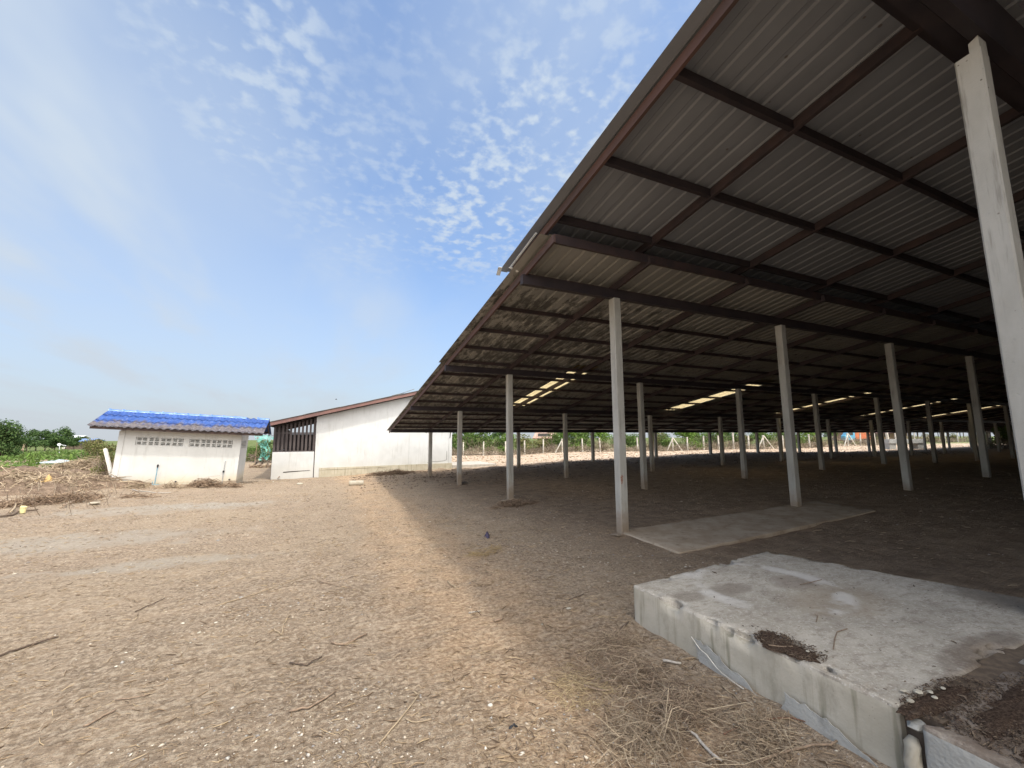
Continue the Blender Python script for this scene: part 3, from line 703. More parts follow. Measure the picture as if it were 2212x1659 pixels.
def corr(name, x0, x1, y0, y1, zf, off, mat, parent, pitch=.215, amp=.042, sub=8, holes=False):
    n = int((x1-x0)/pitch*sub); xs = np.linspace(x0, x1, n+1); ys_ = np.linspace(y0, y1, 5)
    V = []; F = []
    for t in (0, .008):
        for y in ys_:
            for x in xs: V.append((x, y, zf(y)+off-t+amp*(.5+.5*math.cos(2*math.pi*(x-x0)/pitch))))
    c = n+1; L = 5*c
    for r_ in range(4):
        for k in range(n):
            a = r_*c+k; F.append((a, a+1, a+c+1, a+c)); F.append((L+a, L+a+c, L+a+c+1, L+a+1))
    for k in range(n):
        for r_ in (0, 4): a = r_*c+k; F.append((a, a+1, L+a+1, L+a))
    for r_ in range(4):
        for k in (0, n): a = r_*c+k; F.append((a, a+c, L+a+c, L+a))
    return link_mesh(name, V, F, mat, parent, True, smooth=True)
zf = lambda y: RZ - ES*abs(y-ridge_y)
x0, x1 = -.72, 4.36
for i, (ya, yb) in enumerate([(-.52, .02), (-.04, .48), (.42, ridge_y)]):
    corr('roof_sheet', x0, x1, ya, yb, zf, .012*i, BLUE, hut)
for i, (ya, yb) in enumerate([(ridge_y, 1.36), (1.30, 1.82), (1.78, 2.28)]):
    corr('roof_sheet', x0, x1, ya, yb, zf, .024-.012*i, BLUE, hut)
# ridge tiles: a half-round cap each; gap near the right end
tx = x0
for k in range(13):
    if k in (11,): tx += .41; continue
    L_ = .395; V = []; F = []; n = 10
    for s_, (xa, r1) in enumerate([(tx, .105), (tx+.04, .098), (tx+.05, .085), (tx+L_+.03, .075)]):
        for i in range(n+1):
            t = math.pi*i/n; V.append((xa, ridge_y+r1*1.25*math.cos(t), RZ+.0+r1*math.sin(t)-.01+.012))
    for s_ in range(3):
        for i in range(n): F.append((s_*(n+1)+i, s_*(n+1)+i+1, (s_+1)*(n+1)+i+1, (s_+1)*(n+1)+i))
    if tx+L_ < x1+.2: link_mesh('ridge_tile', V, F, BLUER, hut, True, smooth=True)
    tx += .385
WOODD = simple('dark_old_wood', (.075, .05, .042), (.045, .032, .028), 6, .8, stretch=(1, .3, 1))
mb = MB(); mb.box(x0+.06, x1-.02, -.47, -.44, 1.885, 1.985); mb.build('fascia', WOODD, hut, True)
mb = MB()
for xx in (x0+.10, x1-.08):
    mb.bar((xx, -.43, zf(-.43)-.05), (xx, ridge_y, zf(ridge_y)-.05), .03, .09); mb.bar((xx, 2.2, zf(2.2)-.05), (xx, ridge_y, zf(ridge_y)-.05), .03, .09)
mb.build('barge_board', WOODD, hut, True)
mb = MB()
for y in (-.2, .45, 1.3, 2.0): mb.box(x0+.12, x1-.1, y-.025, y+.025, zf(y)-.075, zf(y)-.004)
mb.build('roof_batten', WOODD, hut, True)
PVC = simple('blue_pipe', (.10, .30, .42), (.22, .36, .42), 10, .5); PVCG = simple('grey_pipe', (.36, .38, .38), (.28, .29, .29), 10, .5)
BLK = simple('black_plastic', (.02, .02, .022), (.035, .035, .04), 9, .5)
mb = MB(); mb.tube([(1.20, -.06, .05), (1.20, -.06, .40), (1.20, -.06, .63)], .014, 7); mb.tube([(1.12, -.07, .03), (1.7, -.08, .01), (2.3, -.08, -.02)], .014, 7); mb.tube([(1.13, -.07, .03), (1.13, -.07, .14)], .012, 6)
mb.build('water_pipe', PVC, hut, True)
MB().tube([(1.20, -.06, .62), (1.20, -.06, .66), (1.205, -.062, .71), (1.20, -.06, .73)], [.02, .026, .03, .02], 8).build('pipe_cap', BLK, hut, True)
MB().tube([(3.18, -.03, .02), (3.19, -.03, .9)], .013, 7).build('wall_conduit', PVCG, hut, True)
MB().box(3.15, 3.21, -.055, -.03, .48, .55).build('pipe_clamp', BLK, hut, True)
for xx, zz_ in ((1.78, .13), (2.35, .16), (3.40, .22)):
    MB().tube([(xx, -.004-.022, zz_), (xx, -.045, zz_)], .032, 9).build('drain_hole', BLK, hut, True)

# ------------------------------------------------------------------ long white building behind
wb = empty('white_building', (-5.0, 17.0, -.3), 'long white rendered gable building with red-brown verge board and slatted porch', 'building')
BU0, BU1, BRU = -5.0, 1.90, .30
def zR(u): return 2.30+.254*(u+7.0) if u <= BRU else 2.30+.254*(BRU+7.0)-.254*(u-BRU)*1.0
zt = -.10
mb = MB()
mb.wallprism([(BU0, .19), (BU1, .24), (BU1, zR(BU1)+zt), (BRU, zR(BRU)+zt), (BU0, zR(BU0)+zt)], 17.0, 17.15)
mb.box(BU0+.001, BU0+.14, 17.15, 27, .19, zR(BU0)+zt); mb.box(BU1-.14, BU1-.001, 17.15, 27, .19, zR(BU1)+zt)
mb.wallprism([(BU0, .19), (BU1, .24), (BU1, zR(BU1)+zt), (BRU, zR(BRU)+zt), (BU0, zR(BU0)+zt)], 27.0, 27.15)
mb.build('wall', WHITE, wb)
for a_ in ((BU0-.02, BU0+.20, 16.965, 16.999, -.5, zR(BU0)-.13), (-.46, -.34, 16.975, 16.999, .23, zR(-.4)-.13), (BU1-.16, BU1+.01, 16.97, 16.999, .2, zR(BU1)-.13)): MB().box(*a_).build('wall_pier', WHITE, wb)
mb = MB(); mb.wallprism([(BU0+.20, -.7), (BU1+.02, -.6), (BU1+.02, .238), (BU0+.20, .188)], 16.93, 17.14); mb.build('plinth', PLINTH, wb)
mb = MB(); mb.wallprism([(BU0+.20, .10), (-1.6, .128), (-1.6, .14), (BU0+.20, .112)], 16.915, 16.929); mb.build('plinth_ledge', PLINTH, wb)
# porch
PU0 = -6.86
mb = MB(); mb.box(PU0, BU0-.055, 17.0, 17.12, -.7, 1.0); mb.box(PU0, PU0+.12, 17.121, 27, -.7, 1.0); o = mb.build('porch_half_wall', WHITE, wb); bevel(o, .02, 2)
CRK = simple('crack_shadow_gap', (.06, .05, .045))
mb = MB(); mb.wallprism([(-6.35, .015), (-6.1, .035), (-5.2, .085), (-5.2, .10), (-6.1, .075), (-6.35, .06)], 16.990, 16.9985); mb.build('wall_crack', CRK, wb)
mb = MB()
for a, b in [((.55, .30), (.8, .345)), ((.8, .345), (1.1, .33)), ((1.1, .33), (1.45, .37)), ((1.45, .37), (1.62, .42)), ((1.62, .42), (1.63, .9))]:
    mb.bar((a[0], 16.996, a[1]), (b[0], 16.996, b[1]), .004, .014, (0, 0, 1))
mb.build('wall_crack', CRK, wb)
SLAT = simple('brown_slat_wood', (.095, .078, .074), (.062, .05, .048), 5, .75, stretch=(1, 1, .2))
n = 11
for k in range(n):
    u = PU0+.05+k*(BU0-.10-PU0-.05)/(n-1)
    MB().box(u-.045, u+.045, 17.03, 17.055, 1.001, zR(u)-.16).build('slat', SLAT, wb)
for k in range(26):
    v = 17.2+k*.38
    MB().box(PU0+.04, PU0+.065, v-.05, v+.05, 1.001, zR(PU0)-.12).build('slat', SLAT, wb)
mb = MB(); mb.box(PU0, BU0-.06, 17.056, 17.09, 1.86, 1.93); mb.box(PU0, BU0-.06, 17.0, 17.029, 1.001, 1.05); mb.box(PU0, PU0+.09, 17.091, 17.18, 1.001, zR(PU0)-.1); mb.build('slat_rail', SLAT, wb)
mb = MB(); mb.box(BU0-.054, BU0-.025, 16.98, 17.02, -.4, zR(BU0)-.14); mb.build('corner_post', SLAT, wb)
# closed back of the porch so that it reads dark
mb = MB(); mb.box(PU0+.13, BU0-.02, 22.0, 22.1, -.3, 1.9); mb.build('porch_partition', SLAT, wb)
def corr2(u0, u1, v0, v1, off, mat):
    n = int(abs(v1-v0)/.2*6); V = []; F = []
    nu = 6
    for t in (0, .01):
        for a in range(nu+1):
            u = u0+(u1-u0)*a/nu
            for k in range(n+1):
                v = v0+(v1-v0)*k/n; V.append((u, v, zR(u)+off-t+.02*math.cos(2*math.pi*k/6)))
    c = n+1; L = (nu+1)*c
    for a in range(nu):
        for k in range(n):
            i = a*c+k; F.append((i, i+1, i+c+1, i+c)); F.append((L+i, L+i+c, L+i+c+1, L+i+1))
    for k in range(n):
        for a in (0, nu): i = a*c+k; F.append((i, i+1, L+i+1, L+i))
    for a in range(nu):
        for k in (0, n): i = a*c+k; F.append((i, i+c, L+i+c, L+i))
    return link_mesh('roof_sheet', V, F, mat, wb, smooth=True)
GREYT = simple('grey_cement_tile', (.27, .27, .26), (.16, .17, .175), 3, .8)
for k in range(5):
    a = -7.12+k*1.5; corr2(a, min(a+1.62, BRU+.02), 16.42, 27.4, .10+.012*(k % 2)+.012*0, GREYT)
corr2(BRU, 2.5, 16.42, 27.4, .112, GREYT)
mb = MB(); mb.bar((-7.05, 16.48, zR(-7.05)+.0), (BRU, 16.48, zR(BRU)+.0), .03, .15); mb.bar((BRU, 16.483, zR(BRU)), (2.4, 16.483, zR(2.4)), .03, .15)
mb.build('verge_board', simple('red_brown_board', (.21, .115, .095), (.16, .09, .08), 3, .6), wb)
mb = MB(); mb.box(-7.08, -7.04, 16.5, 27.3, zR(-7.06)-.07, zR(-7.06)+.05); mb.build('eave_board', SLAT, wb)
mb = MB()
for v in (16.8, 19, 21, 23, 25, 27): mb.bar((-7.0, v, zR(-7)), (BRU, v, zR(BRU)), .05, .12)
for u in (-6.4, -5.6, -4.4, -3.2, -2, -.8): mb.box(u-.025, u+.025, 16.5, 27.2, zR(u)+.03, zR(u)+.085)
mb.build('roof_frame', SLAT, wb)
# torn roof tile scrap on the verge
mb = MB(); mb.bar((-1.0, 16.6, zR(-1)+.16), (-.35, 16.55, zR(-.4)+.26), .2, .015); mb.bar((-1.5, 16.6, zR(-1.5)+.15), (-.9, 16.5, zR(-.9)+.155), .22, .012)
mb.build('loose_tile', GREYT, wb)
ap = MB(); ap.box(1.93, 4.6, 16.95, 20.0, -.3, .12); o = ap.build('concrete_apron', APRON); tag(o, 'low pale concrete apron at the right end of the white building', 'concrete slab'); bevel(o, .02, 2)

# ------------------------------------------------------------------ vectorised scatter shapes
def rot_basis(d):
    d = d/np.linalg.norm(d, axis=1, keepdims=True)
    up = np.where(np.abs(d[:, 2:3]) > .95, np.array([[1., 0, 0]]), np.array([[0, 0, 1.]]))
    a = np.cross(d, up); a /= np.linalg.norm(a, axis=1, keepdims=True); return d, a, np.cross(d, a)
def sticks(P, Dr, L, r, bend=.15):
    """thin three-sided twigs of two bent segments"""
    n = len(P); d, a, b = rot_basis(Dr); bd = (a*rng.normal(0, 1, (n, 1))+b*rng.normal(0, 1, (n, 1)))*bend*L[:, None]
    rings = []
    for t, w, k in ((-.5, .75, 0), (0, 1, 1), (.5, .55, 0)):
        c = P + d*(L*t)[:, None] + bd*k
        for i in range(3):
            an = 2*math.pi*i/3; rings.append(c + (a*math.cos(an)+b*math.sin(an))*(r*w)[:, None])
    V = np.stack(rings, 1)
    f = []
    for k in range(2):
        for i in range(3): f.append([k*3+i, k*3+(i+1) % 3, (k+1)*3+(i+1) % 3, (k+1)*3+i])
    f += [[0, 2, 1, 1], [6, 7, 8, 8]]
    f = np.array(f[:6])
    F = (np.arange(n)[:, None, None]*9 + f[None]).reshape(-1, 4)
    return V.reshape(-1, 3), F
def leaves(P, N, s, asp=.5, curl=.0):
    """leaf quads (rhombs) at P with normals N, length s"""
    n = len(P); d, a, b = rot_basis(N); t = rng.uniform(0, 2*math.pi, (n, 1)); u = a*np.cos(t)+b*np.sin(t); w = np.cross(d, u)
    s = s[:, None]
    V = np.stack([P-u*s*.5, P-w*s*asp*.5+d*s*.06, P+u*s*.5-d*s*.12, P+w*s*asp*.5+d*s*.06], 1)
    F = (np.arange(n)[:, None]*4 + np.arange(4)[None])
    return V.reshape(-1, 3), F
def stones(P, r, flat=.6):
    n = len(P)
    base = np.array([[1, 0, 0], [.3, .9, 0], [-.8, .6, 0], [-.8, -.6, 0], [.3, -.95, 0], [.1, .1, .75], [-.05, 0, -.6]], float)
    t = rng.uniform(0, 2*math.pi, n); c, s_ = np.cos(t), np.sin(t)
    V = np.repeat(base[None], n, 0)*(1+rng.uniform(-.28, .28, (n, 7, 1)))
    V[:, :, 1] *= rng.uniform(.55, 1, (n, 1)); V[:, :, 2] *= flat*rng.uniform(.6, 1.3, (n, 1))
    x = V[:, :, 0]*c[:, None]-V[:, :, 1]*s_[:, None]; y = V[:, :, 0]*s_[:, None]+V[:, :, 1]*c[:, None]
    V = np.stack([x, y, V[:, :, 2]], -1)*r[:, None, None] + P[:, None]
    f = np.array([[i, (i+1) % 5, 5] for i in range(5)]+[[(i+1) % 5, i, 6] for i in range(5)])
    F = (np.arange(n)[:, None, None]*7+f[None]).reshape(-1, 3)
    return V.reshape(-1, 3), F
def project(x, y, z):
    p = (np.stack([x, y, z], -1)-CAM) @ _M
    return 1106+FPX*p[..., 0]/-p[..., 2], 829.5-FPX*p[..., 1]/-p[..., 2], -p[..., 2]
def scatter(n, rmin, rmax, pw=1.5, a0=-62, a1=70):
    """ground points round the photographer, thinning out with distance"""
    k = 2-pw; q = rng.random(n); r = (rmin**k+(rmax**k-rmin**k)*q)**(1/k)
    t = R(90)+HEAD-np.radians(rng.uniform(a0, a1, n))
    return CAM[0]+r*np.cos(t), CAM[1]+r*np.sin(t), r
def clear(x, y, m_=.02):
    """not on the platforms, the slab, the hut or the white building"""
    onp = (x > -2.16-m_) & (y < -2.55+(x*.11)+m_) & (y > -8) & (x < 1.5)
    onp |= (x > -.15) & (x < 6.9) & (y > -1.35) & (y < .15)
    onp |= (x > -11.4) & (x < -7.5) & (y > 13-m_) & (y < 15)
    onp |= (x > -6.9) & (x < 4.6) & (y > 16.9)
    return ~onp

PEB = island('gravel_stones', [(.13, .095, .07), (.30, .235, .17), (.22, .165, .12), (.38, .31, .23), (.17, .125, .09), (.50, .42, .32), (.66, .60, .50), (.28, .27, .26), (.40, .32, .24)], .85)
x, y, r = scatter(90000, 1.2, 22, 1.5)
k = clear(x, y) & ~((x > .3) & (rng.random(len(x)) < .8)) & (rng.random(len(x)) < .45+1.6*fbm(x, y, .8, 4, 6)+.4*(r < 3.2)); x, y, r = x[k], y[k], r[k]
sz = np.clip(rng.lognormal(-5.35, .50, len(x)), .002, .024)*(1+.06*r)
V, F = stones(np.stack([x, y, gz(x, y)+sz*.08], -1), sz, .5); tag(link_mesh('gravel', V, F, PEB), 'small pale and brown stones strewn over the soil', 'gravel', None, 'stuff')

LIT = island('dry_straw_chips', [(.12, .085, .06), (.22, .155, .10), (.32, .235, .15), (.40, .30, .19), (.48, .37, .24), (.26, .19, .13)], .9)
x, y, r = scatter(95000, 1.2, 24, 1.5)
# denser along the drip line and in patches
cl = fbm(x, y, .9, 3, 2)
k = clear(x, y) & ~((x > .2) & (rng.random(len(x)) < .75)) & (rng.random(len(x)) < .35+1.5*np.clip(cl, 0, 1)+.5*((x > -3.9) & (x < -1.9)))
x, y, r = x[k], y[k], r[k]; n = len(x)
an = rng.normal(2.5, .9, n); L = np.clip(rng.lognormal(-3.75, .55, n), .008, .16)*(1+.03*r); rad = np.clip(L*.05, .001, .0034)*(1+.05*r)
V, F = sticks(np.stack([x, y, gz(x, y)+.004+rad*.6], -1), np.stack([np.cos(an), np.sin(an), rng.normal(0, .13, n)], -1), L, rad, .12)
tag(link_mesh('plant_litter', V, F, LIT), 'chopped dry stalks and root bits lying all over the soil', 'litter', None, 'stuff')
# clods under the eave and on the ploughed strip beyond
CLOD = island('soil_clods', [(.30, .21, .145), (.42, .32, .23), (.52, .42, .31), (.36, .26, .18)], .95)
n = 9000; x = rng.uniform(2.5, 70, n); y = 16 + rng.random(n)**.8*19
r = np.hypot(x+4.7, y+5.9); sz = rng.uniform(.03, .12, n)
V, F = stones(np.stack([x, y, gz(x, y)], -1), sz, .7); tag(link_mesh('soil_clods', V, F, CLOD), 'pale dry clods on the sunlit ploughed strip beyond the shed', 'soil', None, 'stuff')
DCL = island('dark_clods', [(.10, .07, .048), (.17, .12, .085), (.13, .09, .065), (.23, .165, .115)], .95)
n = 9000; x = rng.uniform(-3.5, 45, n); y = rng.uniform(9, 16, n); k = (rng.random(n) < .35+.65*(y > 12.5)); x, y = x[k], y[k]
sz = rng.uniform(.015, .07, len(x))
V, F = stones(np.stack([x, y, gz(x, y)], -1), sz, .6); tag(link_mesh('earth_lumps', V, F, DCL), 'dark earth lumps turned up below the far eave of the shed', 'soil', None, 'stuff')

# ------------------------------------------------------------------ individual sticks
WB = simple('brown_stick', (.20, .145, .10), (.30, .22, .155), 60, .9); WD = simple('dark_stick', (.08, .058, .045), (.15, .11, .08), 60, .9)
WP = simple('pale_stick', (.42, .33, .22), (.30, .23, .15), 30, .85); WW = simple('bleached_wood', (.46, .42, .36), (.33, .29, .25), 60, .85); WR = simple('reddish_vine', (.19, .105, .07), (.13, .075, .05), 30, .9)
def stick(pts, r, mat, label, lift=.004, cat='stick'):
    r *= .78
    P3 = []
    m_ = []
    for i in range(len(pts)-1):
        for t in (0, .34, .67): m_.append(np.array(pts[i])*(1-t)+np.array(pts[i+1])*t)
    m_.append(np.array(pts[-1]))
    for q in m_:
        z = 0
        for _ in range(3): g = G(q[0], q[1], z); z = float(gz(g[0], g[1]))
        P3.append((g[0]+rng.normal(0, r*.8), g[1]+rng.normal(0, r*.8), z+r*.5+lift+rng.uniform(0, r)))
    rr = [r*(1-.35*i/len(P3))*(1+rng.normal(0, .07)) for i in range(len(P3))]
    mb = MB(); mb.tube(P3, rr, 7); return tag(mb.build('stick', mat, smooth=True), label, cat)
stick([(0, 1419), (60, 1398), (128, 1378)], .011, WD, 'straight dark stick at the left edge of the foreground')
stick([(464, 1311), (553, 1284), (667, 1243)], .006, WP, 'long thin pale stalk crossing the middle left gravel')
stick([(589, 1359), (607, 1374), (612, 1350), (625, 1332)], .008, WP, 'crooked pale stick bent like a tick in the gravel')
stick([(717, 1392), (741, 1395), (792, 1374)], .011, WB, 'thick brown forked stick near the centre of the gravel')
stick([(625, 1540), (667, 1534), (723, 1499)], .009, WB, 'brown bent stick in the lower middle of the gravel')
stick([(625, 1436), (661, 1439), (696, 1421)], .008, WD, 'dark short stick above the bent brown one')
stick([(179, 1573), (215, 1556), (250, 1537)], .008, WB, 'brown stick low on the left of the gravel')
stick([(250, 1514), (290, 1510), (324, 1503)], .006, WB, 'thin nearly level brown stick at the lower left')
stick([(821, 1609), (857, 1567), (905, 1502), (893, 1497)], .006, WP, 'long pale curved stalk with hooked tip at the lower centre')
stick([(875, 1555), (899, 1564), (934, 1556)], .004, WP, 'fine pale looping stem beside the hooked stalk')
stick([(292, 1323), (330, 1306), (357, 1293)], .006, WD, 'dark thin stick left of centre in the gravel')
stick([(690, 1258), (732, 1267), (768, 1273)], .006, WB, 'wavy brown stem above the forked stick')
stick([(1300, 1477), (1356, 1432)], .011, WB, 'thick brown stick pointing to the platform foot')
stick([(1262, 1486), (1322, 1495)], .011, WB, 'blunt brown stick lying left of the root tangle')
stick([(1472, 1565), (1500, 1590), (1558, 1651)], .013, WW, 'bleached flat lath at the bottom right beside the platform', cat='lath')
stick([(1562, 1591), (1618, 1561), (1713, 1555), (1790, 1574), (1833, 1613)], .006, WR, 'long reddish vine arching along the platform foot')
stick([(1635, 1651), (1734, 1621), (1816, 1608)], .010, WB, 'thick brown root at the bottom edge below the vine')
stick([(1328, 1370), (1358, 1348)], .010, WD, 'short thick dark stick by the platform corner')
stick([(1558, 1484), (1585, 1505), (1614, 1531)], .005, WP, 'straight straw-coloured stalk beside the first grey patch')
stick([(1408, 1578), (1406, 1610), (1404, 1643)], .006, WP, 'pale stalk standing out near the bottom right edge')
stick([(1668, 1574), (1700, 1600), (1738, 1621)], .005, WP, 'yellowish stalk crossing the thick root')
stick([(1229, 1298), (1262, 1285)], .008, WD, 'dark stick in the shade left of the platform')
stick([(1071, 1346), (1089, 1336)], .013, WB, 'stubby thick brown stick on the shadow edge')
stick([(1049, 1236), (1074, 1240)], .007, WP, 'pale stalk in the shade above the shadow edge')
stick([(999, 1188), (1027, 1181)], .008, WP, 'pale stick near the purple rag')
stick([(967, 1257), (987, 1275)], .008, WP, 'pale slanting stick on the sunlit side of the shadow edge')
stick([(1013, 1326), (1037, 1322)], .008, WW, 'short white splinter on the reddish strip')
stick([(1430, 1431), (1472, 1438)], .013, WW, 'stubby white flat scrap by the root tangle')
stick([(735, 1107), (742, 1088), (748, 1076)], .009, WP, 'pale stalk sticking up in the middle distance', .03)
stick([(285, 1060), (318, 1064), (369, 1067)], .022, WW, 'long pale pole lying in front of the hut', cat='pole')
stick([(142, 1046), (165, 1043), (186, 1040)], .03, WW, 'pale grey pole at the foot of the brush left of the hut', cat='pole')
stick([(22, 1111), (30, 1100), (37, 1091)], .028, WP, 'yellow peeled branch at the left edge by the brush', .05)
stick([(139, 1100), (150, 1092), (161, 1085)], .028, WB, 'bent bark-covered branch right of the brush heap', .05)
stick([(0, 1118), (40, 1112), (80, 1104)], .03, WD, 'dark branch half buried along the brush edge')
stick([(600, 1036), (610, 1030), (616, 1024)], .02, WB, 'dead branch propped at the porch wall', .12)
stick([(600, 1036), (606, 1031), (602, 1024)], .014, WB, 'thin dead twig beside the branch at the porch wall', .12)
stick([(841, 1020), (852, 1011), (856, 1006)], .02, WR, 'dead twig by the plinth of the white building', .1)
stick([(206, 1011), (219, 1006)], .045, WW, 'white broken branch on top of the brush by the hut', .35)
stick([(220, 1011), (236, 1001)], .025, WP, 'pale branch poking out of the brush beside the hut', .35)
def rock(px, py, r, mat, label, cat='stone', flat=.7, z0=None):
    g = G(px, py); z = float(gz(g[0], g[1])); g = G(px, py, z)
    mb = MB(); stone_mesh(mb, (g[0], g[1], z+r*.25), r, flat); o = mb.build('stone', mat); bevel(o, r*.15, 2); return tag(o, label, cat)
rock(648, 1047, .13, LIGHTST, 'rounded pale stone in front of the porch wall')
rock(203, 1090, .14, LIGHTST, 'angular pale slab of stone right of the brush heap', flat=.4)
rock(1059, 1525, .018, PALE, 'white pebble cluster near the bottom centre')
rock(1228, 1316, .030, LIGHTST, 'white stone chip in the shade left of the platform', flat=.3)
rock(1383, 1477, .017, LIGHTST, 'pale pebble in the root tangle near the platform')
rock(1172, 1350, .016, LIGHTST, 'pale lump on the reddish strip')
rock(430, 1368, .018, LIGHTST, 'rounded pale stone left of the crooked stick')
rock(1091, 1083, .12, POST, 'flat concrete lump at the foot of the second roof post', flat=.3)
rock(1003, 1046, .16, simple('dark_rock', (.12, .10, .085), (.08, .065, .055)), 'dark lump behind the third roof post')
rock(1332, 1158, .10, POST, 'concrete spill at the foot of the nearest free roof post', flat=.25)
rock(800, 1350, .014, PALE, 'small white pebble right of the forked stick')
g = G(770, 1042); z = float(gz(g[0], g[1])); mb = MB(); mb.tube([(g[0]-.25, g[1]+.05, z+.08), (g[0]+.25, g[1]-.02, z+.085)], [.10, .095], 12)
tag(mb.build('concrete_stub', LIGHTST), 'short pale concrete stub lying before the white building', 'concrete piece')
# purple rag, black scrap, cloths
def cloth(name, px, py, rx, ry, h, mat, label, cat, seed, lift=.0, rot=0.):
    g = G(px, py); return mound(name, g[0], g[1], rx, ry, rot, h, lambda a, b: gz(np.array(a), np.array(b))+.004+lift, mat, label, cat, n=22, ragged=.9, seed=seed)
cloth('purple_rag', 1052, 1161, .14, .05, .05, simple('purple_cloth', (.075, .06, .11), (.05, .042, .065), 30), 'crumpled dark purple rag in the shade near the shadow edge', 'rag', 2, rot=1.2)
cloth('black_scrap', 1108, 1567, .028, .012, .012, BLK, 'black rubber scrap near the bottom centre', 'scrap', 3)
cloth('yellow_cloth', 90, 1064, .22, .32, .34, simple('yellow_cloth', (.62, .42, .18), (.50, .32, .12), 9), 'crumpled yellow-orange sheet on the brush heap', 'cloth', 4, .05)
cloth('white_cloth', 31, 1064, .30, .10, .12, simple('white_plastic', (.62, .70, .74), (.5, .56, .6), 9), 'white plastic scrap at the left of the brush heap', 'plastic scrap', 5, .12)
cloth('grey_sheet', 130, 1008, .8, .6, .10, simple('grey_blue_sheet', (.40, .46, .50), (.32, .36, .38), 5), 'pale blue-grey sheet lying behind the brush heap', 'sheet', 6, .45)
g = G(49, 1106); z = float(gz(g[0], g[1])); mb = MB(); mb.tube([(g[0], g[1], z), (g[0], g[1], z+.12)], [.045, .055], 10); mb.tube([(g[0], g[1], z+.12), (g[0]+.01, g[1], z+.15)], [.058, .056], 10)
tag(mb.build('plastic_cup', simple('yellow_plastic', (.75, .68, .36), (.7, .6, .3), 9, .4)), 'small yellow plastic cup standing near the brush heap', 'cup')

# ------------------------------------------------------------------ brush heaps (tangles of dry branches)
BR1 = island('dry_brush', [(.20, .15, .10), (.32, .24, .165), (.45, .35, .24), (.58, .47, .33), (.25, .185, .13)], .95)
BR2 = island('reddish_brush', [(.15, .105, .075), (.26, .18, .12), (.38, .28, .19), (.20, .14, .10)], .95)
BR3 = island('root_bits', [(.17, .12, .085), (.28, .205, .145), (.42, .32, .22), (.55, .44, .31), (.22, .155, .11)], .95)
def heap(name, c, rx, ry, h, n, L, rad, mat, label, rot=0, up=.25, cat='brush heap'):
    q = rng.normal(0, .42, (n, 2)); q = q[np.hypot(q[:, 0], q[:, 1]) < 1]; n = len(q); t = np.hypot(q[:, 0], q[:, 1])
    ca, sa = math.cos(rot), math.sin(rot); x = c[0]+q[:, 0]*rx*ca-q[:, 1]*ry*sa; y = c[1]+q[:, 0]*rx*sa+q[:, 1]*ry*ca
    kk = (fbm(x/rx, y/rx, 2.2, 3, 5)+rng.normal(0, .1, n)) > (-.16 if rx < 1.2 else -.14); x, y, t = x[kk], y[kk], t[kk]; n = len(x)
    z = gz(x, y)+h*(1-t**1.5)*rng.random(n)**.6*(1+.8*fbm(x, y, .9, 3, 4))
    d = np.stack([rng.normal(0, 1, n), rng.normal(0, 1, n), rng.normal(0, up, n)], -1)
    l_ = L*rng.lognormal(0, .45, n); V, F = sticks(np.stack([x, y, z], -1), d, l_, rad*rng.uniform(.5, 1.6, n), .16)
    return tag(link_mesh(name, V, F, mat), label, cat)
SOILD = Mat('brush_soil', .95, 0, .1); SOILD.col(SOILD.mix(SOILD.ramp(SOILD.noise(6, 6, .75), .35, .65), (.30, .22, .155), (.15, .105, .075))).bump(SOILD.noise(14, 6, .75), 1, .08); SOILD = SOILD.m
def gp(px, py):
    g = G(px, py)
    for _ in range(3): g = G(px, py, float(gz(g[0], g[1])))
    return g
heap('brush_heap', gp(85, 1058), 2.6, 1.6, .50, 3400, .34, .010, BR1, 'wide tangle of dry brown branches at the left edge', .4)
heap('brush_heap', gp(180, 1026), 2.6, 1.6, .72, 3800, .36, .011, BR1, 'highest dry brush heap beside the left wall of the hut', .2)
heap('brush_heap', gp(115, 1085), 2.2, .6, .16, 1100, .28, .008, BR2, 'low reddish brush strip in front of the tangle', .3)
heap('brush_heap', gp(30, 1046), 2.6, 1.8, .56, 2800, .34, .010, BR1, 'dry brush running out of the picture on the left', .6)
for k_, (px_, py_, rx_, ry_, h_) in enumerate([(80, 1058, 2.7, 1.7, .34), (180, 1026, 2.6, 1.6, .50), (25, 1046, 2.7, 1.8, .40)]):
    g = gp(px_, py_); mound('soil_mound', g[0], g[1], rx_, ry_, .3, h_, lambda a, b: gz(np.array(a), np.array(b)), SOILD, ['brown soil under the wide branch tangle at the left', 'brown soil mound under the highest brush heap beside the hut', 'brown soil mound at the left edge of the picture'][k_], 'soil', seed=k_, ragged=.5)
heap('brush_heap', gp(460, 1052), 1.0, .28, .22, 1300, .2, .007, BR2, 'dark strip of roots and soil at the right foot of the hut', -.25)
heap('brush_heap', gp(330, 1053), 1.2, .28, .16, 900, .2, .007, BR1, 'thin strip of dry stalks at the left foot of the hut', -.25)
heap('root_tangle', gp(1350, 1455), .34, .52, .045, 1000, .11, .0017, BR3, 'matted dry roots beside the platform side', .3, .2, 'root tangle')
heap('root_tangle', gp(1600, 1590), .42, .26, .045, 1300, .12, .0017, BR1, 'dry root mat at the bottom right by the platform', .3, .2, 'root tangle')
heap('root_tangle', gp(1470, 1530), .36, .22, .035, 800, .12, .0018, BR3, 'loose dry stalks at the foot of the platform side midway along it', .6, .2, 'root tangle')
heap('root_tangle', gp(1400, 1590), .40, .26, .03, 800, .13, .0016, BR1, 'thin scattered stalks at the bottom edge left of the bleached lath', .2, .2, 'root tangle')
heap('root_tangle', gp(1335, 1385), .26, .20, .03, 500, .10, .0018, BR3, 'small stalk tangle at the corner of the platform', .2, .2, 'root tangle')
